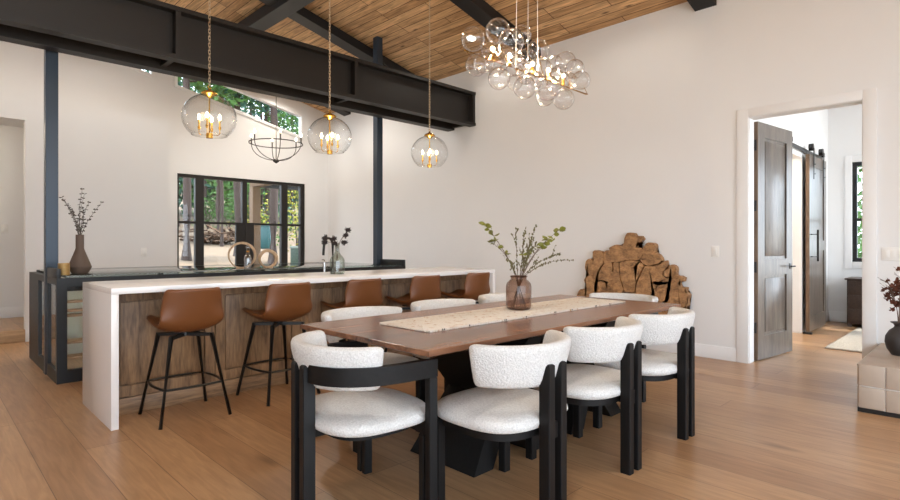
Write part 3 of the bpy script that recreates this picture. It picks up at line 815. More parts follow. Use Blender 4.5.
# ------------------------------------------------------------------ hanging lights
def chain_bm(z0, z1, pitch=.034, r=.0075, w=.0022):
    bm = mk(); z = z0; k = 0
    while z < z1:
        pts = []
        for j in range(10):
            a = 2 * PI * j / 10; h = math.cos(a) * r; v = math.sin(a) * r + (.011 if math.sin(a) > 0 else -.011)
            pts.append((h, 0, z + v) if k % 2 else (0, h, z + v))
        add_tube(bm, pts, w, 5, closed=True); z += pitch * .82; k += 1
    return bm
def candle(parent, x, y, z, hz, r, mat, bulb_r=.012, bulb_h=.045, light=0):
    c = obj('candle_sleeve', lathe([(0, z), (r * 1.7, z), (r * 1.7, z + .008), (r, z + .012), (r, z + hz), (0, z + hz)], 12, (x, y, 0)), mat, parent)
    b = z + hz
    obj('bulb', lathe([(0, b), (bulb_r * .55, b + .002), (bulb_r, b + bulb_h * .38), (bulb_r * .7, b + bulb_h * .68), (bulb_r * .18, b + bulb_h * .95), (0, b + bulb_h)], 12, (x, y, 0)), M['bulb'], c, 60)
def pendant(x, y, lab, rz):
    p = thing('globe_pendant', lab, 'pendant light', (x, y, 2.212), rz, 'clear glass globe pendants above the island')
    Rg = .199
    prof = []
    for i in range(25):
        a = R(14) + (R(140) - R(14)) * i / 24
        prof.append((Rg * math.sin(a) * 1.03, Rg * math.cos(a) * .93))
    obj('globe', lathe(prof, 48), M['globe'], p, 60)
    rr, zz = prof[-1]
    obj('globe_rim', lathe([(rr - .002, zz), (rr + .002, zz - .003), (rr + .003, zz + .002), (rr - .002, zz)], 48), M['globe'], p, 60)
    obj('cap', lathe([(.0, .235), (.008, .235), (.012, .222), (.028, .214), (.050, .204), (.062, .192), (.060, .186), (.034, .178), (.016, .158), (0, .156)], 24), M['brass'], p, 40)
    bm = tube([(0, 0, .16), (0, 0, -.145)], .006, 10); add_lathe(bm, [(0, -.165), (.026, -.165), (.026, -.128), (0, -.128)], 18)
    obj('stem', bm, M['brass'], p)
    for k in range(4):
        a = PI / 4 + k * PI / 2; c, s = math.cos(a) * .078, math.sin(a) * .078
        bm = tube([(c * .2, s * .3, -.14), (c * .8, s * .8, -.142), (c, s, -.128), (c, s, -.095)], .0035, 8)
        add_lathe(bm, [(0, -.10), (.009, -.098), (.011, -.088), (.008, -.08), (0, -.08)], 12, (c, s, 0))
        arm = obj('candle_arm', bm, M['brass'], p)
        candle(arm, c, s, -.082, .062, .0065, M['brass'], .0115, .05)
    l = lamp('pendant_lamp', 'POINT', (0, 0, .02), 7, (1, .76, .48), .012); l.parent = p
    zt = zc(x) - 2.212
    bm = tube([(0.012 * math.cos(t), 0, .247 + .012 * math.sin(t)) for t in [2 * PI * j / 12 for j in range(12)]], .003, 6, closed=True)
    obj('loop', bm, M['brass'], p)
    obj('chain', chain_bm(.272, zt - .03), M['nickel'], p)
    obj('canopy', lathe([(0, zt - .04), (.012, zt - .038), (.06, zt - .015), (.062, zt + .02), (0, zt + .02)], 24), M['brass'], p)
pendant(1.673, 4.44, 'clear glass globe pendant in front of the clerestory window, leftmost of the row', .2)
pendant(2.782, 4.44, 'clear glass globe pendant in the middle of the row, left of the right steel column', .5)
pendant(4.057, 4.44, 'clear glass globe pendant at the right end of the row, below the beam end', .1)

# bubble chandelier over the table
C0 = Vector((2.93, 2.22, 2.345))
B = thing('bubble_chandelier', 'chandelier of clear glass bubbles hanging above the dining table', 'chandelier', C0, 0)
rc = random.Random(21)
bub = []
# two layers of bubbles set round a straight bar along X
layout = [(-0.656, -0.1, 0.03, 0.069), (-0.227, 0.08, 0.245, 0.08), (-0.363, -0.14, 0.079, 0.08), (0.079, 0.12, 0.315, 0.067), (0.171, 0.05, 0.208, 0.08), (-0.606, -0.08, -0.103, 0.064), (-0.383, 0.06, -0.004, 0.066), (-0.453, -0.1, -0.066, 0.069), (-0.285, 0.02, -0.092, 0.07), (-0.213, -0.06, -0.014, 0.067), (-0.048, 0.1, 0.121, 0.066), (0.137, 0.12, 0.171, 0.062), (-0.148, -0.08, -0.141, 0.073), (0.046, 0.06, 0.021, 0.072), (0.001, 0.12, -0.036, 0.054), (0.048, -0.12, -0.114, 0.084), (0.215, 0.02, -0.113, 0.065), (0.306, 0.1, 0.127, 0.064), (0.225, -0.05, 0.105, 0.058), (0.513, 0.05, 0.207, 0.079), (0.465, -0.06, 0.121, 0.07), (0.74, 0.06, 0.123, 0.072), (0.313, -0.1, -0.01, 0.065), (0.354, -0.04, -0.114, 0.075), (0.444, 0.1, 0.085, 0.072), (-0.07, -0.1, -0.083, 0.06), (0.545, 0.12, 0.153, 0.063), (-0.262, 0.12, 0.124, 0.057), (-0.118, 0.1, 0.126, 0.056)]
obj('bar', tube([(-.62, 0, 0), (.72, 0, 0)], .006, 10), M['brass'], B)
for (x, y, z, r) in layout:
    g = obj('glass_bubble', sphere((x, y, z), r, 28), M['bubble'], B, 80)
    d = Vector((0, y, z)); L = d.length
    if L > r + .012:
        e = d * ((L - r) / L)
        obj('spoke', tube([(x, 0, 0), (x, e.y, e.z)], .0028, 6), M['brass'], g)
for x in (-.42, -.26, -.02, .16, .34):
    s = obj('lamp_socket', lathe([(0, .0), (.012, .0), (.012, .05), (0, .05)], 12, (x, -.045, -.02)), M['brass'], B)
    obj('bulb', sphere((x, -.045, .048), .013, 12), M['bulb'], s, 80)
for x in (-.34, .02, .36):
    l = lamp('chandelier_lamp', 'POINT', (x, -.0, .06), 9, (1, .78, .52), .012); l.parent = B
zt = zc(2.93) - 2.345
for x, xt in ((-.14, -.09), (-.01, .0), (.10, .09)):
    obj('cable', tube([(x, 0, .0), (xt, 0, zt - .02)], .0016, 6), M['trim'], B)
obj('canopy', lathe([(0, zt - .03), (.11, zt - .03), (.115, zt - .022), (.115, zt + .012), (0, zt + .012)], 28), M['brass'], B)

# iron candle ring in the kitchen
K = thing('ring_chandelier', 'black iron ring chandelier with candle bulbs before the back wall', 'chandelier', (3.99, 7.9, 2.47), R(12))
RR = .40
bm = mk()
for z in (.275, .325):
    add_tube(bm, [(RR * math.cos(t), RR * math.sin(t), z) for t in [2 * PI * j / 40 for j in range(40)]], .006, 6, closed=True)
bm2 = lathe([(RR - .003, .28), (RR + .003, .28), (RR + .003, .32), (RR - .003, .32), (RR - .003, .28)], 40)
bm.free()
obj('ring', lathe([(RR - .005, .284), (RR + .005, .284), (RR + .005, .298), (RR - .005, .298), (RR - .005, .284)], 48), M['iron'], K)
bm2.free()
for k in range(6):
    a = k * PI / 3; c, s = math.cos(a), math.sin(a)
    pts = [(c * (RR - .006) * math.sin(f * PI / 2), s * (RR - .006) * math.sin(f * PI / 2), .03 + .26 * (1 - math.cos(f * PI / 2))) for f in [j / 10 for j in range(11)]]
    arm = obj('arm', tube(pts, .006, 6), M['iron'], K)
    candle(arm, c * (RR - .006), s * (RR - .006), .29, .10, .010, M['iron'], .016, .06)
zt = zc(3.99) - 2.47
obj('stem', tube([(0, 0, .0), (0, 0, zt - .02)], .007, 8), M['iron'], K)
obj('hub', lathe([(0, -.02), (.016, -.01), (.045, .01), (.05, .03), (.03, .05), (0, .05)], 16), M['iron'], K)
obj('canopy', lathe([(0, zt - .03), (.06, zt - .02), (.06, zt + .01), (0, zt + .01)], 20), M['iron'], K)
l = lamp('ring_lamp', 'POINT', (0, 0, .45), 8, (1, .85, .65), .05); l.parent = K

# ------------------------------------------------------------------ things on the counters and table
VR = Vector((.7122, -.7020, 0)); VD = Vector((.7020, .7122, 0))      # sideways / away, seen from the dining side

# smoked vase with branches on the runner
VB = Vector((2.895, 2.278, tz + .010))
V = thing('glass_vase', 'smoked brown glass jar vase of branches on the table runner', 'vase', VB)
obj('jar', lathe([(0, .002), (.070, .002), (.081, .010), (.085, .03), (.085, .155), (.080, .178), (.062, .196), (.052, .204), (.053, .214), (.058, .222)], 36), M['smoke'], V, 60)
obj('rim', lathe([(.056, .218), (.060, .222), (.056, .227), (.051, .222), (.056, .218)], 36), M['smoke'], V, 60)
obj('base_disc', lathe([(0, .003), (.072, .003), (.076, .010), (0, .010)], 36), M['smoke'], V, 60)
def add_leaf(bm, p, d, L, w, rr):
    d = Vector(d).normalized(); a, b = frame_axes(d); t = rr.uniform(0, 2 * PI); s = a * math.cos(t) + b * math.sin(t); n = d.cross(s)
    st = [(0, .06), (.25, .75), (.55, 1.0), (.8, .62), (1, .03)]
    rows = []
    for f, ww in st:
        c = p + d * L * f + n * L * .22 * math.sin(f * PI) * -1
        rows.append((bm.verts.new(c - s * w * ww / 2 + n * w * .2 * ww), bm.verts.new(c), bm.verts.new(c + s * w * ww / 2 + n * w * .2 * ww)))
    for A, Bq in zip(rows, rows[1:]):
        bm.faces.new((A[0], A[1], Bq[1], Bq[0])); bm.faces.new((A[1], A[2], Bq[2], Bq[1]))
def curve_pts(p0, p1, bend, n=9):
    p0, p1, bend = Vector(p0), Vector(p1), Vector(bend)
    return [p0.lerp(p1, i / n) + bend * math.sin(PI * i / n) for i in range(n + 1)]
gB = 'branches in the smoked vase'
NECK = VB + Vector((0, 0, .222))
def branch(name, lab, foot, neck, tip, bend, r, kind, seed, twigs=0):
    rr = random.Random(seed)
    P = lambda q: Vector((0, 0, 0)) + VR * q[0] + VD * q[1] + Vector((0, 0, q[2]))
    a = [P(foot), P(foot).lerp(P(neck), .5)]
    up = curve_pts(P(neck), P(tip), VR * bend[0] + VD * bend[1] + Vector((0, 0, bend[2])))
    pts = a + up
    n = len(pts); bm = tube(pts, [r * (1 - .65 * i / (n - 1)) for i in range(n)], 6)
    tw = []
    for k in range(twigs):
        i = rr.randint(len(a) + 2, n - 2); s = pts[i]; d = (pts[i + 1] - pts[i]).normalized()
        e = s + (d + VR * rr.uniform(-.9, .9) + VD * rr.uniform(-.6, .6)).normalized() * rr.uniform(.04, .10)
        add_tube(bm, [s, (s + e) / 2 + Vector((0, 0, .004)), e], r * .4, 5); tw.append((s, e))
    o = obj(name, bm, M['twig']); o.location = VB; tag(o, lab, 'branch', gB)
    bm = mk()
    if kind == 'leafy':
        for q, (L, w) in ((up[-1], (.062, .036)), (up[-1], (.050, .030)), (up[-2], (.055, .032)), (up[-3], (.05, .03))) + tuple((e, (.045, .026)) for s, e in tw):
            for j in range(2):
                add_leaf(bm, q, VR * rr.uniform(-1, 1) + VD * rr.uniform(-.7, .7) + Vector((0, 0, rr.uniform(-.3, .5))), L * rr.uniform(.7, 1.1), w * rr.uniform(.8, 1.1), rr)
        obj('leaves', bm, M['leaf'], o, 60)
        bm = mk()
        for i in range(len(a) + 4, n):
            for j in range(4):
                f = rr.random(); p = pts[i - 1].lerp(pts[i], f) + Vector((rr.uniform(-.012, .012), rr.uniform(-.012, .012), rr.uniform(-.01, .012)))
                add_sphere(bm, p, rr.uniform(.002, .0035), 5)
        obj('buds', bm, M['twig'], o, 60)['kind'] = 'stuff'
    else:
        segs = [(up[i], up[i + 1]) for i in range(1, len(up) - 1)] + tw * 2
        for s, e in segs:
            for j in range(4):
                p = s.lerp(e, rr.random()); d = (e - s).normalized(); a_, b_ = frame_axes(d); t = rr.uniform(0, 2 * PI)
                p = p + (a_ * math.cos(t) + b_ * math.sin(t)) * r * 1.6
                add_sphere(bm, p, rr.uniform(.0032, .0052), 6, (1, 1, 1.4))
        add_sphere(bm, up[-1], .0055, 6, (1, 1, 1.4))
        obj('buds', bm, M['bud'], o, 60)['kind'] = 'stuff'
PX = 3.66 / 542.
def tip(px, py, dep=0): return ((px - 519) * PX, dep, (308 - py) * PX)
nk = lambda dx, dd=0: (dx, dd, .222)
branch('leafy_branch', 'leafy branch leaning far left out of the smoked vase', (.045, .02, .012), nk(-.012), tip(486, 223, .04), (.015, 0, .0), .0034, 'leafy', 1, 2)
branch('leafy_branch', 'lower leafy branch at the left of the smoked vase, bent over', (.05, -.02, .012), nk(-.02, .01), tip(490, 240, -.05), (.02, 0, .02), .003, 'leafy', 2, 1)
branch('leafy_branch', 'leafy branch reaching up right out of the smoked vase', (-.05, .01, .012), nk(.02, .01), tip(560, 229, .03), (-.02, 0, .02), .0032, 'leafy', 3, 3)
branch('leafy_branch', 'short leafy branch right of centre in the smoked vase', (-.04, -.03, .012), nk(.024, -.01), tip(546, 239, -.05), (-.01, 0, .01), .003, 'leafy', 4, 3)
branch('budded_branch', 'budded twig standing almost upright at the left of the vase centre', (.02, .04, .012), nk(-.005, .02), tip(517, 227, .05), (0, 0, 0), .0026, 'bud', 5, 2)
branch('budded_branch', 'budded twig rising straight from the middle of the smoked vase', (-.02, -.04, .012), nk(.01, .0), tip(524, 232, 0), (.004, 0, 0), .0028, 'bud', 6, 5)
branch('budded_branch', 'tall budded twig curving right to a high tip above the smoked vase', (-.03, .03, .012), nk(.015, .01), tip(537, 224, .03), (-.008, 0, 0), .0026, 'bud', 7, 4)
branch('budded_branch', 'long thin budded twig arching far right from the smoked vase', (-.055, .0, .012), nk(.035, 0), tip(574, 259, .02), (-.01, 0, .035), .0024, 'bud', 8, 2)
branch('budded_branch', 'budded twig drooping right with a pale tip above the runner', (-.05, .03, .012), nk(.03, .01), tip(559, 253, -.04), (0, 0, .03), .0024, 'bud', 9, 4)
branch('budded_branch', 'dense budded twig right of centre behind the leaves', (-.04, .0, .012), nk(.022, 0), tip(538, 241, .06), (-.01, 0, .01), .0028, 'bud', 10, 8)
branch('budded_branch', 'dense budded twig in the front of the bunch above the vase neck', (-.03, .02, .012), nk(.018, -.015), tip(531, 236, -.06), (0, 0, 0), .0028, 'bud', 11, 8)
branch('budded_branch', 'short budded twig hanging out at the left of the vase neck', (.03, .0, .012), nk(-.022, -.01), tip(511, 262, -.05), (-.01, 0, .04), .0024, 'bud', 12, 4)

# aqua bottle with seed pods on the island
BB = Vector((2.85, 4.42, IZ))
V2 = thing('glass_bottle_vase', 'pale aqua glass bottle holding dark pods on the island', 'bottle', BB)
obj('bottle', lathe([(0, .002), (.060, .002), (.069, .010), (.070, .02), (.070, .128), (.066, .145), (.052, .165), (.034, .185), (.024, .205), (.021, .22), (.021, .268), (.025, .280), (.027, .285)], 32), M['bottle_glass'], V2, 60)
obj('foot', lathe([(0, .003), (.066, .003), (.068, .012), (0, .012)], 32), M['bottle_glass'], V2, 60)
PB = 5.152 / 542.
for i, (px, py, dep, lab) in enumerate(((347.5, 229, .02, 'tallest dark pod stem in the aqua bottle, leaning right'), (346, 234.5, -.02, 'dark pod stem just below the tallest in the aqua bottle'), (344.5, 241.5, .0, 'lower right dark pod stem in the aqua bottle'), (333, 238, .02, 'middle dark pod stem in the aqua bottle'), (335.5, 242.5, -.03, 'short dark pod stem close to the bottle neck'), (324.5, 237, .02, 'upper left dark pod stem in the aqua bottle'), (325.5, 241.5, -.03, 'lower left dark pod stem in the aqua bottle'))):
    q = VR * ((px - 337) * PB) + VD * dep + Vector((0, 0, (273.2 - py) * PB))
    nq = VR * ((px - 337) * PB * .12) + Vector((0, 0, .28)); ft = VR * (-(px - 337) * PB * .25) + VD * (-dep * .5) + Vector((0, 0, .012))
    o = obj('pod_stem', tube([ft, nq, nq.lerp(q, .5) + Vector((0, 0, .012)), q], .0022, 5), M['twig']); o.location = BB
    tag(o, lab, 'dried flower', 'dark pods in the aqua bottle')
    bm = mk(); rr = random.Random(i)
    add_sphere(bm, q, .024, 10, (1, 1, .8))
    for k in range(26):
        v = Vector((rr.gauss(0, 1), rr.gauss(0, 1), rr.gauss(0, .8))).normalized(); add_bar(bm, q + v * .014, q + v * .034, .0045, .0045)
    obj('pod', bm, M['pod'], o, 0)

# faucet
F = thing('kitchen_faucet', 'matte black gooseneck faucet on the island behind the aqua bottle', 'faucet', (3.005, 4.74, IZ))
dr = (-VR * .8 + VD * .3).normalized()
pts = [Vector((0, 0, .03)), Vector((0, 0, .27))] + [dr * (.052 - .052 * math.cos(t)) + Vector((0, 0, .27 + .075 * math.sin(t))) for t in [PI * k / 10 for k in range(1, 10)]] + [dr * .105 + Vector((0, 0, .25)), dr * .112 + Vector((0, 0, .17))]
obj('spout', tube(pts, .0125, 12), M['black'], F)
obj('base', lathe([(0, 0), (.027, 0), (.027, .006), (.02, .05), (0, .05)], 20), M['black'], F)
obj('lever', tube([(0, 0, .045), -VR * .035 + Vector((0, 0, .05)), -VR * .058 + Vector((0, 0, .055))], .007, 8), M['black'], F)
S = thing('soap_dispenser', 'small chrome dispenser beside the black faucet', 'soap dispenser', Vector((3.005, 4.74, IZ)) - VR * .085)
obj('body', lathe([(0, 0), (.014, 0), (.014, .10), (0, .10)], 14), M['chrome'], S)
obj('nozzle', tube([(0, 0, .095), (0, 0, .125), (0, .04, .125)], .006, 8), M['chrome'], S)

# brown vase with dried stems, cup, decanter and rings on the glass counter
GT = gz + .02
EB = Vector((1.085, 6.0, GT))
V3 = thing('ceramic_vase', 'matte brown angular ceramic vase on the glass counter', 'vase', EB)
obj('body', lathe([(0, 0), (.058, 0), (.064, .004), (.092, .052), (.094, .066), (.089, .078), (.041, .21), (.035, .228), (.033, .24), (.033, .362), (.026, .362), (.025, .31), (0, .31)], 36), M['vase_brown'], V3, 25)
PE = 5.035 / 542. * .9
r5 = random.Random(5)
for i, (px, py, lab) in enumerate(((58, 193, 'dried eucalyptus stem leaning furthest left'), (62, 203, 'lower left dried eucalyptus stem in the brown vase'), (69, 197, 'dried eucalyptus stem left of the middle in the brown vase'), (81, 189, 'tall dried eucalyptus stem near the middle of the brown vase'), (87.5, 185, 'tallest dried eucalyptus stem in the brown vase'), (92, 199, 'dried eucalyptus stem right of the tallest in the brown vase'), (99, 198.5, 'dried eucalyptus stem leaning furthest right'), (77, 205, 'short dried eucalyptus stem in the middle of the brown vase'))):
    q = VR * ((px - 79.5) * PE) + VD * r5.uniform(-.08, .08) + Vector((0, 0, .355 + (235.5 - py) * PE))
    nq = VR * ((px - 79.5) * PE * .08) + Vector((0, 0, .362)); ft = nq * .2 + Vector((0, 0, .25))
    up = curve_pts(nq, q, VR * (-.02 if px > 79 else .02))
    o = obj('eucalyptus_stem', tube([ft] + up, [.0032] + [.003 - .0002 * k for k in range(len(up))], 5), M['eucalyptus']); o.location = EB
    tag(o, lab, 'dried stem', 'dried stems in the brown vase')
    bm = mk(); m = 9
    for k in range(m):
        f = .12 + .88 * k / (m - 1); j = min(int(f * 9), 8); p = up[j].lerp(up[j + 1], f * 9 - j) if j < 9 else up[-1]
        for s in (-1, 1):
            add_leaf(bm, p, VR * s * r5.uniform(.3, 1) + VD * r5.uniform(-.8, .8) + Vector((0, 0, r5.uniform(-.1, .5))), r5.uniform(.018, .027), r5.uniform(.014, .021), r5)
    obj('leaves', bm, M['eucalyptus'], o, 60)
V4 = thing('brass_cup', 'small gold metal cup beside the left steel column', 'cup', (.935, 5.83, GT))
obj('body', lathe([(0, 0), (.042, 0), (.045, .004), (.045, .105), (.041, .105), (.041, .012), (0, .012)], 28), M['gold_cup'], V4, 30)
V5 = thing('glass_decanter', 'clear glass decanter with stopper before the wooden rings', 'decanter', (2.577, 5.755, GT))
obj('body', lathe([(0, .003), (.034, .003), (.038, .012), (.039, .12), (.034, .145), (.016, .17), (.013, .20), (.018, .212)], 24), M['clear'], V5, 60)
obj('base', lathe([(0, .004), (.036, .004), (.036, .02), (0, .02)], 24), M['clear'], V5, 60)
obj('collar', lathe([(.0145, .185), (.017, .188), (.017, .196), (.0145, .2)], 20), M['brass'], V5, 60)['label'] = 'brass collar'
obj('stopper', sphere((0, 0, .237), .023, 16), M['clear'], V5, 80)
def wood_ring(loc, r, w, d, rz, lab):
    bm = mk(); n = 40; rows = []
    for i in range(n):
        a = 2 * PI * i / n; ww = w * (1 + .35 * math.sin(a + .6)); ri = r - ww; dd = d * (1 + .12 * math.sin(3 * a))
        c, s = math.cos(a), math.sin(a)
        rows.append([bm.verts.new((q * c, y, q * s + r)) for q, y in ((ri, -dd / 2), (r, -dd / 2), (r, dd / 2), (ri, dd / 2))])
    for i in range(n):
        A, Bq = rows[i], rows[(i + 1) % n]
        for k in range(4): bm.faces.new((A[k], A[(k + 1) % 4], Bq[(k + 1) % 4], Bq[k]))
    t = thing('wooden_ring', lab, 'sculpture', loc, rz, 'carved wooden ring sculptures')
    obj('ring', bm, M['ring_wood'], t, 40)
    obj('foot', box((-r * .42, -d * .6, -.004), (r * .42, d * .6, .012), .003), M['ring_wood'], t)
wood_ring((2.588, 5.925, GT + .004), .148, .020, .07, R(-20), 'larger carved wooden ring on the glass counter')
wood_ring((2.862, 5.86, GT + .004), .105, .024, .06, R(-12), 'smaller carved wooden ring right of the decanter')

# ------------------------------------------------------------------ root wood carving on the east wall
ART = {
'crown': [(3.329,0.977),(3.329,1.092),(3.295,1.124),(3.256,1.11),(3.261,1.152),(3.178,1.188),(3.089,1.177),(3.064,1.281),(3.027,1.328),(2.953,1.32),(2.929,1.287),(2.869,1.287),(2.845,1.257),(2.869,1.227),(2.917,1.211),(2.924,1.159),(2.852,1.15),(2.845,1.098),(2.862,1.045),(2.886,1.017),(2.965,1.02),(3.052,1.014),(3.127,0.994),(3.23,0.987)] ,
'right_top': [(2.833,1.155),(2.798,1.205),(2.728,1.211),(2.693,1.178),(2.705,1.111),(2.659,1.078),(2.625,1.023),(2.648,0.989),(2.716,0.972),(2.786,0.956),(2.845,0.991),(2.869,1.022),(2.845,1.052),(2.833,1.098)] ,
'left_rim': [(3.348,1.104),(3.348,0.972),(3.388,0.922),(3.42,0.856),(3.447,0.763),(3.464,0.665),(3.453,0.568),(3.442,0.447),(3.401,0.33),(3.483,0.225),(3.58,0.264),(3.636,0.357),(3.665,0.454),(3.707,0.513),(3.679,0.615),(3.636,0.642),(3.566,0.659),(3.602,0.755),(3.58,0.793),(3.524,0.82),(3.585,0.892),(3.574,0.991),(3.524,1.016),(3.464,0.993),(3.483,1.102),(3.428,1.12),(3.388,1.108)] ,
'left_heart': [(3.329,0.96),(3.235,0.972),(3.235,0.891),(3.214,0.864),(3.204,0.904),(3.209,0.978),(3.148,0.979),(3.137,0.895),(3.127,0.801),(3.097,0.709),(3.082,0.659),(3.127,0.618),(3.204,0.59),(3.295,0.579),(3.375,0.573),(3.426,0.589),(3.442,0.654),(3.431,0.72),(3.375,0.747),(3.282,0.728),(3.271,0.747),(3.361,0.767),(3.415,0.769),(3.393,0.857)] ,
'centre': [(3.12,0.98),(3.039,1.005),(2.948,1.007),(2.9,0.999),(2.934,0.961),(2.963,0.928),(2.948,0.915),(2.91,0.944),(2.876,0.99),(2.833,0.955),(2.857,0.904),(2.886,0.846),(2.917,0.788),(2.939,0.695),(2.944,0.649),(3.002,0.65),(3.064,0.651),(3.082,0.71),(3.112,0.802),(3.122,0.895)] ,
'right_heart': [(2.814,0.947),(2.716,0.954),(2.636,0.978),(2.602,1.006),(2.58,1.013),(2.58,0.936),(2.614,0.886),(2.602,0.836),(2.558,0.822),(2.514,0.829),(2.547,0.794),(2.648,0.783),(2.716,0.784),(2.721,0.757),(2.67,0.742),(2.558,0.757),(2.54,0.729),(2.569,0.672),(2.547,0.619),(2.602,0.571),(2.648,0.557),(2.675,0.603),(2.735,0.649),(2.753,0.634),(2.698,0.579),(2.682,0.532),(2.763,0.514),(2.833,0.565),(2.881,0.596),(2.924,0.623),(2.919,0.696),(2.9,0.777),(2.869,0.84),(2.838,0.901)] ,
'right_rim': [(2.567,0.923),(2.54,0.926),(2.547,0.954),(2.514,0.971),(2.47,0.95),(2.47,0.863),(2.416,0.855),(2.38,0.835),(2.388,0.802),(2.437,0.789),(2.416,0.736),(2.358,0.729),(2.367,0.685),(2.331,0.655),(2.352,0.6),(2.341,0.548),(2.384,0.512),(2.358,0.45),(2.427,0.379),(2.405,0.327),(2.492,0.307),(2.547,0.367),(2.585,0.429),(2.602,0.494),(2.62,0.541),(2.58,0.566),(2.531,0.614),(2.547,0.669),(2.522,0.723),(2.531,0.767),(2.5,0.825),(2.547,0.84),(2.594,0.847),(2.598,0.887)] ,
'left_foot': [(3.426,0.56),(3.295,0.56),(3.199,0.571),(3.127,0.595),(3.097,0.611),(3.082,0.547),(3.102,0.428),(3.087,0.313),(3.107,0.171),(3.082,0.057),(3.165,0.018),(3.282,0.043),(3.375,0.103),(3.456,0.179),(3.388,0.283),(3.372,0.357),(3.415,0.45)] ,
'mid_foot': [(3.072,0.627),(3.002,0.631),(2.939,0.631),(2.9,0.588),(2.847,0.546),(2.774,0.497),(2.763,0.413),(2.786,0.298),(2.767,0.187),(2.81,0.087),(2.905,0.057),(2.978,0.066),(3.057,0.041),(3.082,0.174),(3.062,0.315),(3.077,0.431),(3.057,0.549)] ,
'right_foot': [(2.749,0.499),(2.675,0.519),(2.634,0.527),(2.616,0.471),(2.594,0.406),(2.553,0.34),(2.514,0.292),(2.558,0.223),(2.636,0.159),(2.728,0.098),(2.781,0.096),(2.744,0.19),(2.763,0.3),(2.739,0.415)] ,
}
A = thing('root_wood_carving', 'large round carving of interlocking teak root slabs against the wall', 'wall art', (XE, 3.0, 0))
ra = random.Random(9)
def roughen(pl, amt):
    out = []
    n = len(pl)
    for i in range(n):
        p, q = Vector(pl[i]), Vector(pl[(i + 1) % n]); m = max(1, int((q - p).length / .022))
        # round with neighbours through a Catmull-Rom step
        p0, p3 = Vector(pl[i - 1]), Vector(pl[(i + 2) % n])
        for j in range(m):
            t = j / m
            c = .5 * ((2 * p) + (q - p0) * t + (2 * p0 - 5 * p + 4 * q - p3) * t * t + (3 * p - p0 - 3 * q + p3) * t ** 3)
            out.append((c.x + ra.uniform(-amt, amt), c.y + ra.uniform(-amt, amt)))
    return out
labs = {'crown': 'knobbly slab crowning the top of the carving'}
for k, pl in ART.items():
    pl = [(y - 3.0, z) for y, z in pl]
    thk = ra.uniform(.055, .085)
    r = roughen(pl, .0022)
    cc = sum((Vector(p) for p in r), Vector((0, 0))) / len(r)
    ar_ = sum(r[j][0] * r[(j + 1) % len(r)][1] - r[(j + 1) % len(r)][0] * r[j][1] for j in range(len(r)))
    grow = []
    for i in range(len(r)):
        t_ = Vector(r[(i + 1) % len(r)]) - Vector(r[i - 1]); t_ = t_.normalized() if t_.length > 1e-6 else Vector((1, 0))
        grow.append(tuple(Vector(r[i]) + Vector((t_.y, -t_.x)) * (1 if ar_ > 0 else -1) * .0045))
    r = grow
    bm = mk()
    cx = sum(p[0] for p in r) / len(r); cz = sum(p[1] for p in r) / len(r)
    bk = [bm.verts.new((-.022, p[0], p[1])) for p in r]
    fm_ = [bm.verts.new((-.022 - thk + .012, p[0], p[1])) for p in r]
    def inw(i, kk):
        p, q, s = Vector(r[i - 1]), Vector(r[i]), Vector(r[(i + 1) % len(r)])
        ar = sum(r[j][0] * r[(j + 1) % len(r)][1] - r[(j + 1) % len(r)][0] * r[j][1] for j in range(len(r)))
        t = (s - p)
        t = t.normalized() if t.length > 1e-6 else Vector((1, 0))
        return q + Vector((-t.y, t.x)) * (1 if ar > 0 else -1) * kk
    fr_ = [bm.verts.new((-.022 - thk, *inw(i, .004))) for i in range(len(r))]
    n = len(r)
    for i in range(n):
        j = (i + 1) % n
        bm.faces.new((bk[i], bk[j], fm_[j], fm_[i])); bm.faces.new((fm_[i], fm_[j], fr_[j], fr_[i]))
    f = bm.faces.new(fr_); g = bm.faces.new(bk[::-1])
    bmesh.ops.triangulate(bm, faces=[f, g])
    obj('root_slab', bm, M['art'], A, 40)
# added dark sheet standing for the deep shade in the cracks between slabs
bk_ = [(-.55, .25), (-.30, .08), (.10, .08), (.38, .22), (.50, .50), (.42, .85), (.20, 1.03), (-.05, 1.10), (-.30, 1.0), (-.52, .72)]
obj('crack_shade_board', poly([(a, b) for a, b in bk_], [], yz(-.024), (.018, 0, 0)), M['crack_shade'], A, 0)

# ------------------------------------------------------------------ stone hearth at the right
Hh = thing('stone_hearth', 'tiled stone hearth ledge at the right edge of the photo', 'hearth', (0, 0, 0))
hx, hy, hz = 4.81, .722, .342
obj('core', box((hx + .014, -1.2, .03), (XE - .001, hy - .012, hz - .014)), M['grout'], Hh, 0)
obj('base_strip', box((hx + .004, -1.2, 0), (XE - .03, hy - .004, .03)), M['black'], Hh, 0)['label'] = 'black base strip'
th_, g_ = .155, .006
for row in range(2):
    z0 = .032 + row * (th_ + g_ - .003)
    z1 = z0 + th_ - .006
    y = hy - .012
    k = 0
    while y > -1.1:
        y1 = y - .155
        obj('face_tile', box((hx, y1 + g_, z0), (hx + .014, y, z1), .002), M['tile'], Hh); y = y1
    x = hx
    while x < XE - .1:
        x1 = min(x + .30, XE - .002)
        obj('side_tile', box((x + (.016 if x == hx else g_), hy - .012, z0), (x1, hy, z1), .002), M['tile'], Hh); x = x1
y = hy
while y > -1.1:
    y1 = y - .48
    x = hx - .004
    while x < XE - .1:
        x1 = min(x + .385, XE - .002)
        obj('top_tile', box((x + g_, y1 + g_, hz - .014), (x1, y, hz), .003), M['tile'], Hh); x = x1
    y = y1
HV = Vector((5.40, .545, hz))
V6 = thing('clay_vase', 'round black clay vase with flared lip on the stone hearth', 'vase', HV)
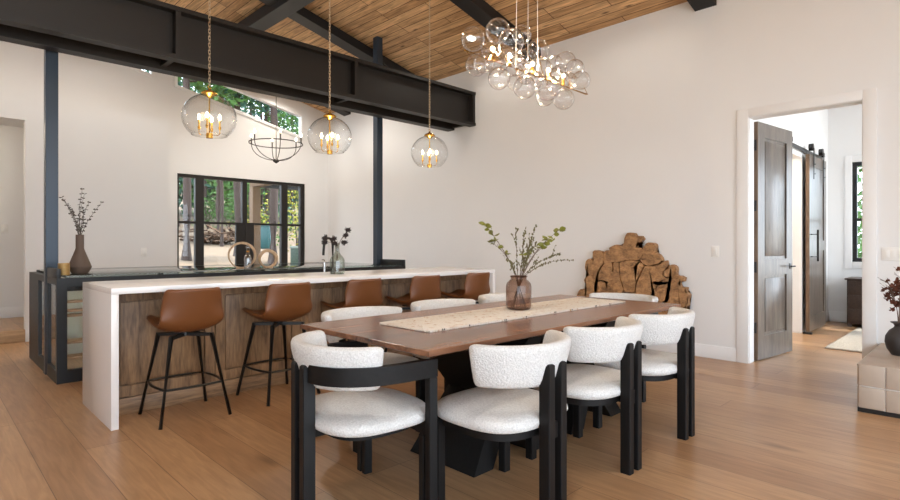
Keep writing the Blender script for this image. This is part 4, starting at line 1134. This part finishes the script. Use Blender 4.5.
obj('body', lathe([(0, 0), (.045, 0), (.05, .004), (.078, .05), (.090, .10), (.086, .145), (.062, .19), (.034, .214), (.030, .225), (.036, .24), (.056, .252), (.054, .256), (.028, .236), (.022, .2), (0, .2)], 32), M['vase_dark'], V6, 40)
rr = random.Random(4)
for i, (s, zz, dep, lab) in enumerate(((-.085, .56, .0, 'brown dried flower spray reaching furthest left'), (-.04, .50, .05, 'brown dried flower spray low at the left of the clay vase'), (.0, .64, -.03, 'tall brown dried flower spray in the clay vase'), (.06, .58, .04, 'brown dried flower spray cut off by the right photo edge'))):
    q = VR * s + VD * dep + Vector((0, 0, zz)); nq = VR * (s * .1) + Vector((0, 0, .24))
    up = curve_pts(nq, q, VR * (.02 if s < 0 else -.01))
    o = obj('dried_flower', tube([nq * .9] + up, .0028, 5), M['twig']); o.location = HV; tag(o, lab, 'dried flower', 'dried flowers in the clay vase')
    bm = mk()
    for k in range(9):
        c = up[rr.randint(4, 9)] + Vector((rr.uniform(-.04, .04), rr.uniform(-.04, .04), rr.uniform(-.03, .03)))
        for j in range(7):
            add_leaf(bm, c, (rr.uniform(-1, 1), rr.uniform(-1, 1), rr.uniform(-.6, 1)), rr.uniform(.02, .04), rr.uniform(.016, .028), rr)
    obj('petals', bm, M['brown_flower'], o, 60)['kind'] = 'stuff'
    bm = mk()
    for k in range(3): 
        a_ = up[-1] + Vector((rr.uniform(-.01, .01), 0, 0)); add_tube(bm, [a_, a_ - VR * rr.uniform(.01, .09) + Vector((0, 0, rr.uniform(.01, .06)))], .0016, 4)
    obj('twigs', bm, M['twig'], o)

# ------------------------------------------------------------------ outside
def gh(x, y):
    d = max(0, y - 10.4)
    t = min(1, d / 4.0); h = -.05 + .95 * t * t * (3 - 2 * t)
    h += max(0, d - 5) * .045 + max(0, d - 9) * .10
    return h + .06 * math.sin(x * .9 + y * .4)
bm = mk(); rows = []
for j in range(40):
    y = 9.75 + j * 1.15
    rows.append([bm.verts.new((x, y, gh(x, y))) for x in [-16 + 1.6 * i for i in range(44)]])
for A_, B_ in zip(rows, rows[1:]):
    for i in range(len(A_) - 1): bm.faces.new((A_[i], A_[i + 1], B_[i + 1], B_[i]))
struct('ground', bm, M['straw'])
struct('ground_yard', poly([(10.35, -40), (60, -40), (60, 9.7), (10.35, 9.7)], [], xy(-.3), (0, 0, .05)), M['bounce_ground'], smooth=0)
struct('ground_front', poly([(-40, -40), (10.3, -40), (10.3, -4.02), (-40, -4.02)], [], xy(-.3), (0, 0, .05)), M['bounce_ground'], smooth=0)  # unseen ground, lightened to act as a reflector for the room
struct('ground_west', poly([(-40, -4.0), (-4.02, -4.0), (-4.02, 9.7), (-40, 9.7)], [], xy(-.3), (0, 0, .05)), M['bounce_ground'], smooth=0)

def dirx(px, y):
    t = (px - 450) / 542.; return y * (.70195 + t * .71222) / (.71222 - t * .70195)
def foliage(bm, c, rad, n, size, rr, flat=1):
    for k in range(n):
        v = Vector((rr.gauss(0, .5), rr.gauss(0, .5), rr.gauss(0, .5)))
        p = Vector((c[0] + v.x * rad[0], c[1] + v.y * rad[1], c[2] + v.z * rad[2]))
        a = Vector((rr.gauss(0, 1), rr.gauss(0, 1), rr.gauss(0, .6))).normalized() * size * rr.uniform(.6, 1.5)
        b = a.cross(Vector((rr.gauss(0, 1), rr.gauss(0, 1), rr.gauss(0, 1)))).normalized() * size * rr.uniform(.3, .7)
        vs = [bm.verts.new(q) for q in (p - a, p + b, p + a, p - b)]
        bm.faces.new(vs)
def tree(px, y, dia, h, lab, crown, mat, seed, lean=0, fol=True):
    x = dirx(px, y); z = gh(x, y); rr = random.Random(seed)
    t = thing('pine_tree', lab, 'tree', (x, y, z - .05), 0, 'pine trees outside the terrace doors')
    pts = [(lean * f * h, 0, f * h) for f in [i / 8 for i in range(9)]]
    pts = [(p[0] + rr.uniform(-.05, .05), p[1] + rr.uniform(-.05, .05), p[2]) for p in pts]
    bm = tube(pts, [dia / 2 * (1.25 if i == 0 else 1 - .5 * i / 8) for i in range(9)], 12)
    obj('trunk', bm, M['bark'], t, 60)
    bm = mk(); bl = mk()
    lo, hi, r = crown
    nb = 16
    for k in range(nb):
        f = k / (nb - 1); zz = lo + (hi - lo) * f; a = rr.uniform(0, 2 * PI); L = r * (1 - .55 * f) * rr.uniform(.6, 1.1)
        e = Vector((math.cos(a) * L, math.sin(a) * L, zz + rr.uniform(-.1, .25))); s = Vector((lean * zz, 0, zz - .1))
        add_tube(bl, [s, s.lerp(e, .5) + Vector((0, 0, .08)), e], [.03, .02, .008], 5)
        for q in (.45, .75, 1.0):
            foliage(bm, s.lerp(e, q), (.75, .75, .42), 60, .105, rr)
    obj('branches', bl, M['bark'], t, 60); obj('needles', bm, M[mat], t, 0)
tree(188, 14.0, .21, 9, 'pine trunk filling the left sidelight of the terrace doors', (4.5, 8.5, 1.6), 'needles', 31)
tree(219, 22, .2, 9, 'slim pine trunk far off in the middle of the left terrace door', (2.0, 8, 1.8), 'needles', 32)
tree(238, 15.0, .24, 9, 'thick pine trunk at the right edge of the left terrace door pane', (4.2, 8.5, 1.7), 'needles', 33, -.012)
tree(273, 13.5, .23, 9, 'pine trunk in the right terrace door pane', (4.5, 8.5, 1.6), 'needles_dark', 34)
tree(222, 19, .12, 12, 'dark trunk showing behind the leftmost globe pendant in the clerestory', (3.0, 11, 2.6), 'needles_dark', 35)
tree(268, 21, .28, 12, 'trunk showing above the ring chandelier in the clerestory', (3.0, 11, 2.6), 'needles', 36)
tree(205, 27, .16, 11, 'leafy pine far behind the left terrace door', (1.2, 10, 3.2), 'needles', 37)
tree(235, 29, .16, 12, 'leafy pine far behind the middle of the terrace doors', (1.0, 11, 3.4), 'needles', 38)
tree(262, 27, .16, 11, 'leafy pine far behind the right terrace door', (.8, 10, 3.2), 'needles', 39)
tree(292, 26, .16, 12, 'leafy pine far behind the right sidelight', (.8, 11, 3.0), 'needles_dark', 40)
tree(178, 26, .16, 11, 'leafy pine far behind the left sidelight', (1.0, 10, 3.0), 'needles_dark', 41)
tree(250, 24, .16, 13, 'tall blue green fir between the clerestory trunks', (6.5, 12, 2.2), 'needles_dark', 42)
tree(300, 31, .16, 14, 'tall fir at the right end of the clerestory', (5.0, 13, 2.4), 'needles_dark', 43)
tree(190, 31, .16, 14, 'tall fir at the left end of the clerestory', (5.0, 13, 2.4), 'needles_dark', 44)
def bush(px, y, r, h, lab, mat, seed, nl=420, ls=.055):
    x = dirx(px, y); z = gh(x, y); rr = random.Random(seed)
    t = thing('shrub', lab, 'shrub', (x, y, z), 0, 'shrubs outside the terrace doors')
    bm = mk()
    for k in range(7):
        a = rr.uniform(0, 2 * PI); add_tube(bm, [(0, 0, -.03), (math.cos(a) * r * .4, math.sin(a) * r * .4, h * rr.uniform(.5, .9))], [.015, .006], 5)
    obj('stems', bm, M['bark'], t, 60)
    bm = mk(); foliage(bm, (0, 0, h * .55), (r, r, h * .45), nl, ls, rr); obj('leaves', bm, M[mat], t, 0)
bush(297, 15.5, .45, 2.4, 'yellow leafed shrub behind the right sidelight', 'yellow_leaf', 51)
bush(258, 20, .8, 1.7, 'yellow green shrub behind the right terrace door', 'yellow_leaf', 52)
bush(283, 19, .8, 1.5, 'green shrub by the trunk in the right door pane', 'needles', 53)
bush(228, 25, 1.2, 1.4, 'low green shrub beyond the brush pile', 'needles', 54)
bush(208, 25, 1.2, 1.4, 'low green shrub left of the brush pile', 'needles', 55)
for k, (px, y) in enumerate(((176, 31), (196, 32), (214, 30), (232, 33), (250, 31), (268, 32), (286, 30), (302, 32))):
    bush(px, y, 2.3, 3.9 + .4 * (k % 3), ('dense green thicket at the back of the slope behind the left sidelight', 'dense thicket far behind the left door pane', 'dense thicket far behind the brush pile', 'dense thicket behind the thick pine trunk', 'dense thicket far behind the door centre', 'dense thicket far behind the teal cabin', 'dense thicket far behind the right door stile', 'dense thicket far behind the right sidelight')[k], 'needles' if k % 3 else 'needles_dark', 80 + k, 1500, .17)
# brush pile, teal toilet cabin, utility box
x = dirx(221, 20); z = gh(x, 20)
bm = mk(); rr = random.Random(61)
for k in range(140):
    c = Vector((rr.gauss(0, .55), rr.gauss(0, .4), abs(rr.gauss(0, .17)) - .05)); d_ = Vector((rr.gauss(0, 1), rr.gauss(0, 1), rr.gauss(0, .35))).normalized() * rr.uniform(.15, .4)
    add_tube(bm, [c - d_, c + d_], rr.uniform(.02, .06), 6)
o = obj('brush_pile', bm, plain('cut_wood', rgb(92, 68, 50), .9, noise=.4, scale=3)); o.location = (x, 20, z + .15); o['kind'] = 'stuff'
tag(o, 'pile of cut brush on the slope outside the left door pane', 'brush pile')
x = dirx(265.5, 17.5); z = gh(x, 17.5)
t = thing('toilet_cabin', 'teal plastic cabin between trunk and porch post outside', 'cabin', (x, 17.5, z), R(40))
obj('walls', box((-.2, -.2, 0), (.2, .2, .72), .01), M['teal'], t); obj('roof', box((-.22, -.22, .72), (.22, .22, .78), .02), M['teal'], t)
obj('door', box((-.15, -.215, .05), (.15, -.2, .66), .005), M['teal'], t)
x = dirx(297, 13.0); z = gh(x, 13.0)
t = thing('utility_box', 'green utility box outside the right sidelight', 'utility box', (x, 13.0, z - .02), R(40))
obj('body', box((-.13, -.13, 0), (.13, .13, .52), .008), M['box_green'], t); obj('lid', box((-.145, -.145, .52), (.145, .145, .58), .01), M['box_top'], t)
# porch post and beams
P_ = thing('porch_post', 'tan timber porch post outside the right terrace door', 'post', (dirx(255, 11.5), 11.5, gh(5.3, 11.5) - .05), 0)
pz = 2.45 - P_.location.z
obj('shaft', box((-.09, -.09, 0), (.09, .09, pz), .01), M['porch'], P_)
px_ = P_.location.x
tag(obj('porch_beam', box((px_ - .08, 9.74, 2.452), (px_ + .08, 11.6, 2.66), .006), M['porch']), 'tan porch beam running from the house to the post', 'beam')
tag(obj('porch_fascia', box((px_ + .085, 11.42, 2.452), (9.5, 11.58, 2.66), .006), M['rafter']), 'dark porch beam running right from the post', 'beam')
struct('ceiling_porch', box((px_ - .2, 9.74, 2.665), (9.6, 11.8, 2.74)), M['rafter'], smooth=0)
# tree outside the hall window
t = thing('garden_tree', 'leafy green tree outside the hall window', 'tree', (15.0, 2.0, -.25))
obj('trunk', tube([(0, 0, 0), (.05, 0, 1.5), (0, .1, 3.2)], [.12, .09, .05], 10), M['bark'], t, 60)
bm = mk(); rr = random.Random(71)
for k in range(26): foliage(bm, (rr.gauss(0, .7), rr.gauss(0, 1.1), 1.8 + rr.gauss(0, 1.1)), (.8, .8, .7), 110, .11, rr)
obj('leaves', bm, M['needles'], t, 0)

# ------------------------------------------------------------------ light
w = bpy.data.worlds.new('sky'); scene.world = w; w.use_nodes = True
bg = w.node_tree.nodes['Background']; bg.inputs[0].default_value = (.77, .885, 1.0, 1); bg.inputs[1].default_value = 4.2
sun = bpy.data.lights.new('sun', 'SUN'); sun.energy = 4.0; sun.angle = R(.6); sun.color = (1, .95, .86)
so = bpy.data.objects.new('sun', sun); COL.objects.link(so)
sd_ = Vector((.45, -.15, .95)).normalized()        # towards the sun
so.rotation_euler = sd_.to_track_quat('Z', 'Y').to_euler()
def ceiling_lamp(loc, lab, en):
    c = thing('ceiling_lamp', lab, 'ceiling light', loc)
    obj('shade', lathe([(0, -.06), (.09, -.055), (.13, -.02), (.13, -.001), (0, -.001)], 24), M['can'], c, 40)
    l = lamp('room_lamp', 'POINT', (0, 0, -.12), en, (1, .86, .68), .1); l.parent = c
ceiling_lamp((8.2, 2.8, 2.8), 'round ceiling lamp in the lit room behind the barn door', 50)
ceiling_lamp((.0, 9.2, 2.88), 'added fill lamp in the side hall', 5)  # unseen lamp added to light the side hall

# ------------------------------------------------------------------ camera
cam = bpy.data.cameras.new('camera'); cam.sensor_width = 36; cam.lens = 36 * 542 / 900.; cam.shift_y = -6 / 900.
cam.clip_start = .05
co = bpy.data.objects.new('camera', cam); COL.objects.link(co)
co.location = (0, 0, 1.2); co.rotation_euler = (PI / 2, 0, R(45.42 - 90))
scene.camera = co
vs = scene.view_settings
vs.view_transform = 'Standard'; vs.look = 'None'; vs.gamma = 1; vs.use_curve_mapping = False; vs.exposure = 0.66
scene.cycles.max_bounces = 10; scene.cycles.transparent_max_bounces = 24; scene.cycles.use_denoising = True
scene.cycles.caustics_reflective = False; scene.cycles.caustics_refractive = False
scene.cycles.sample_clamp_indirect = 6
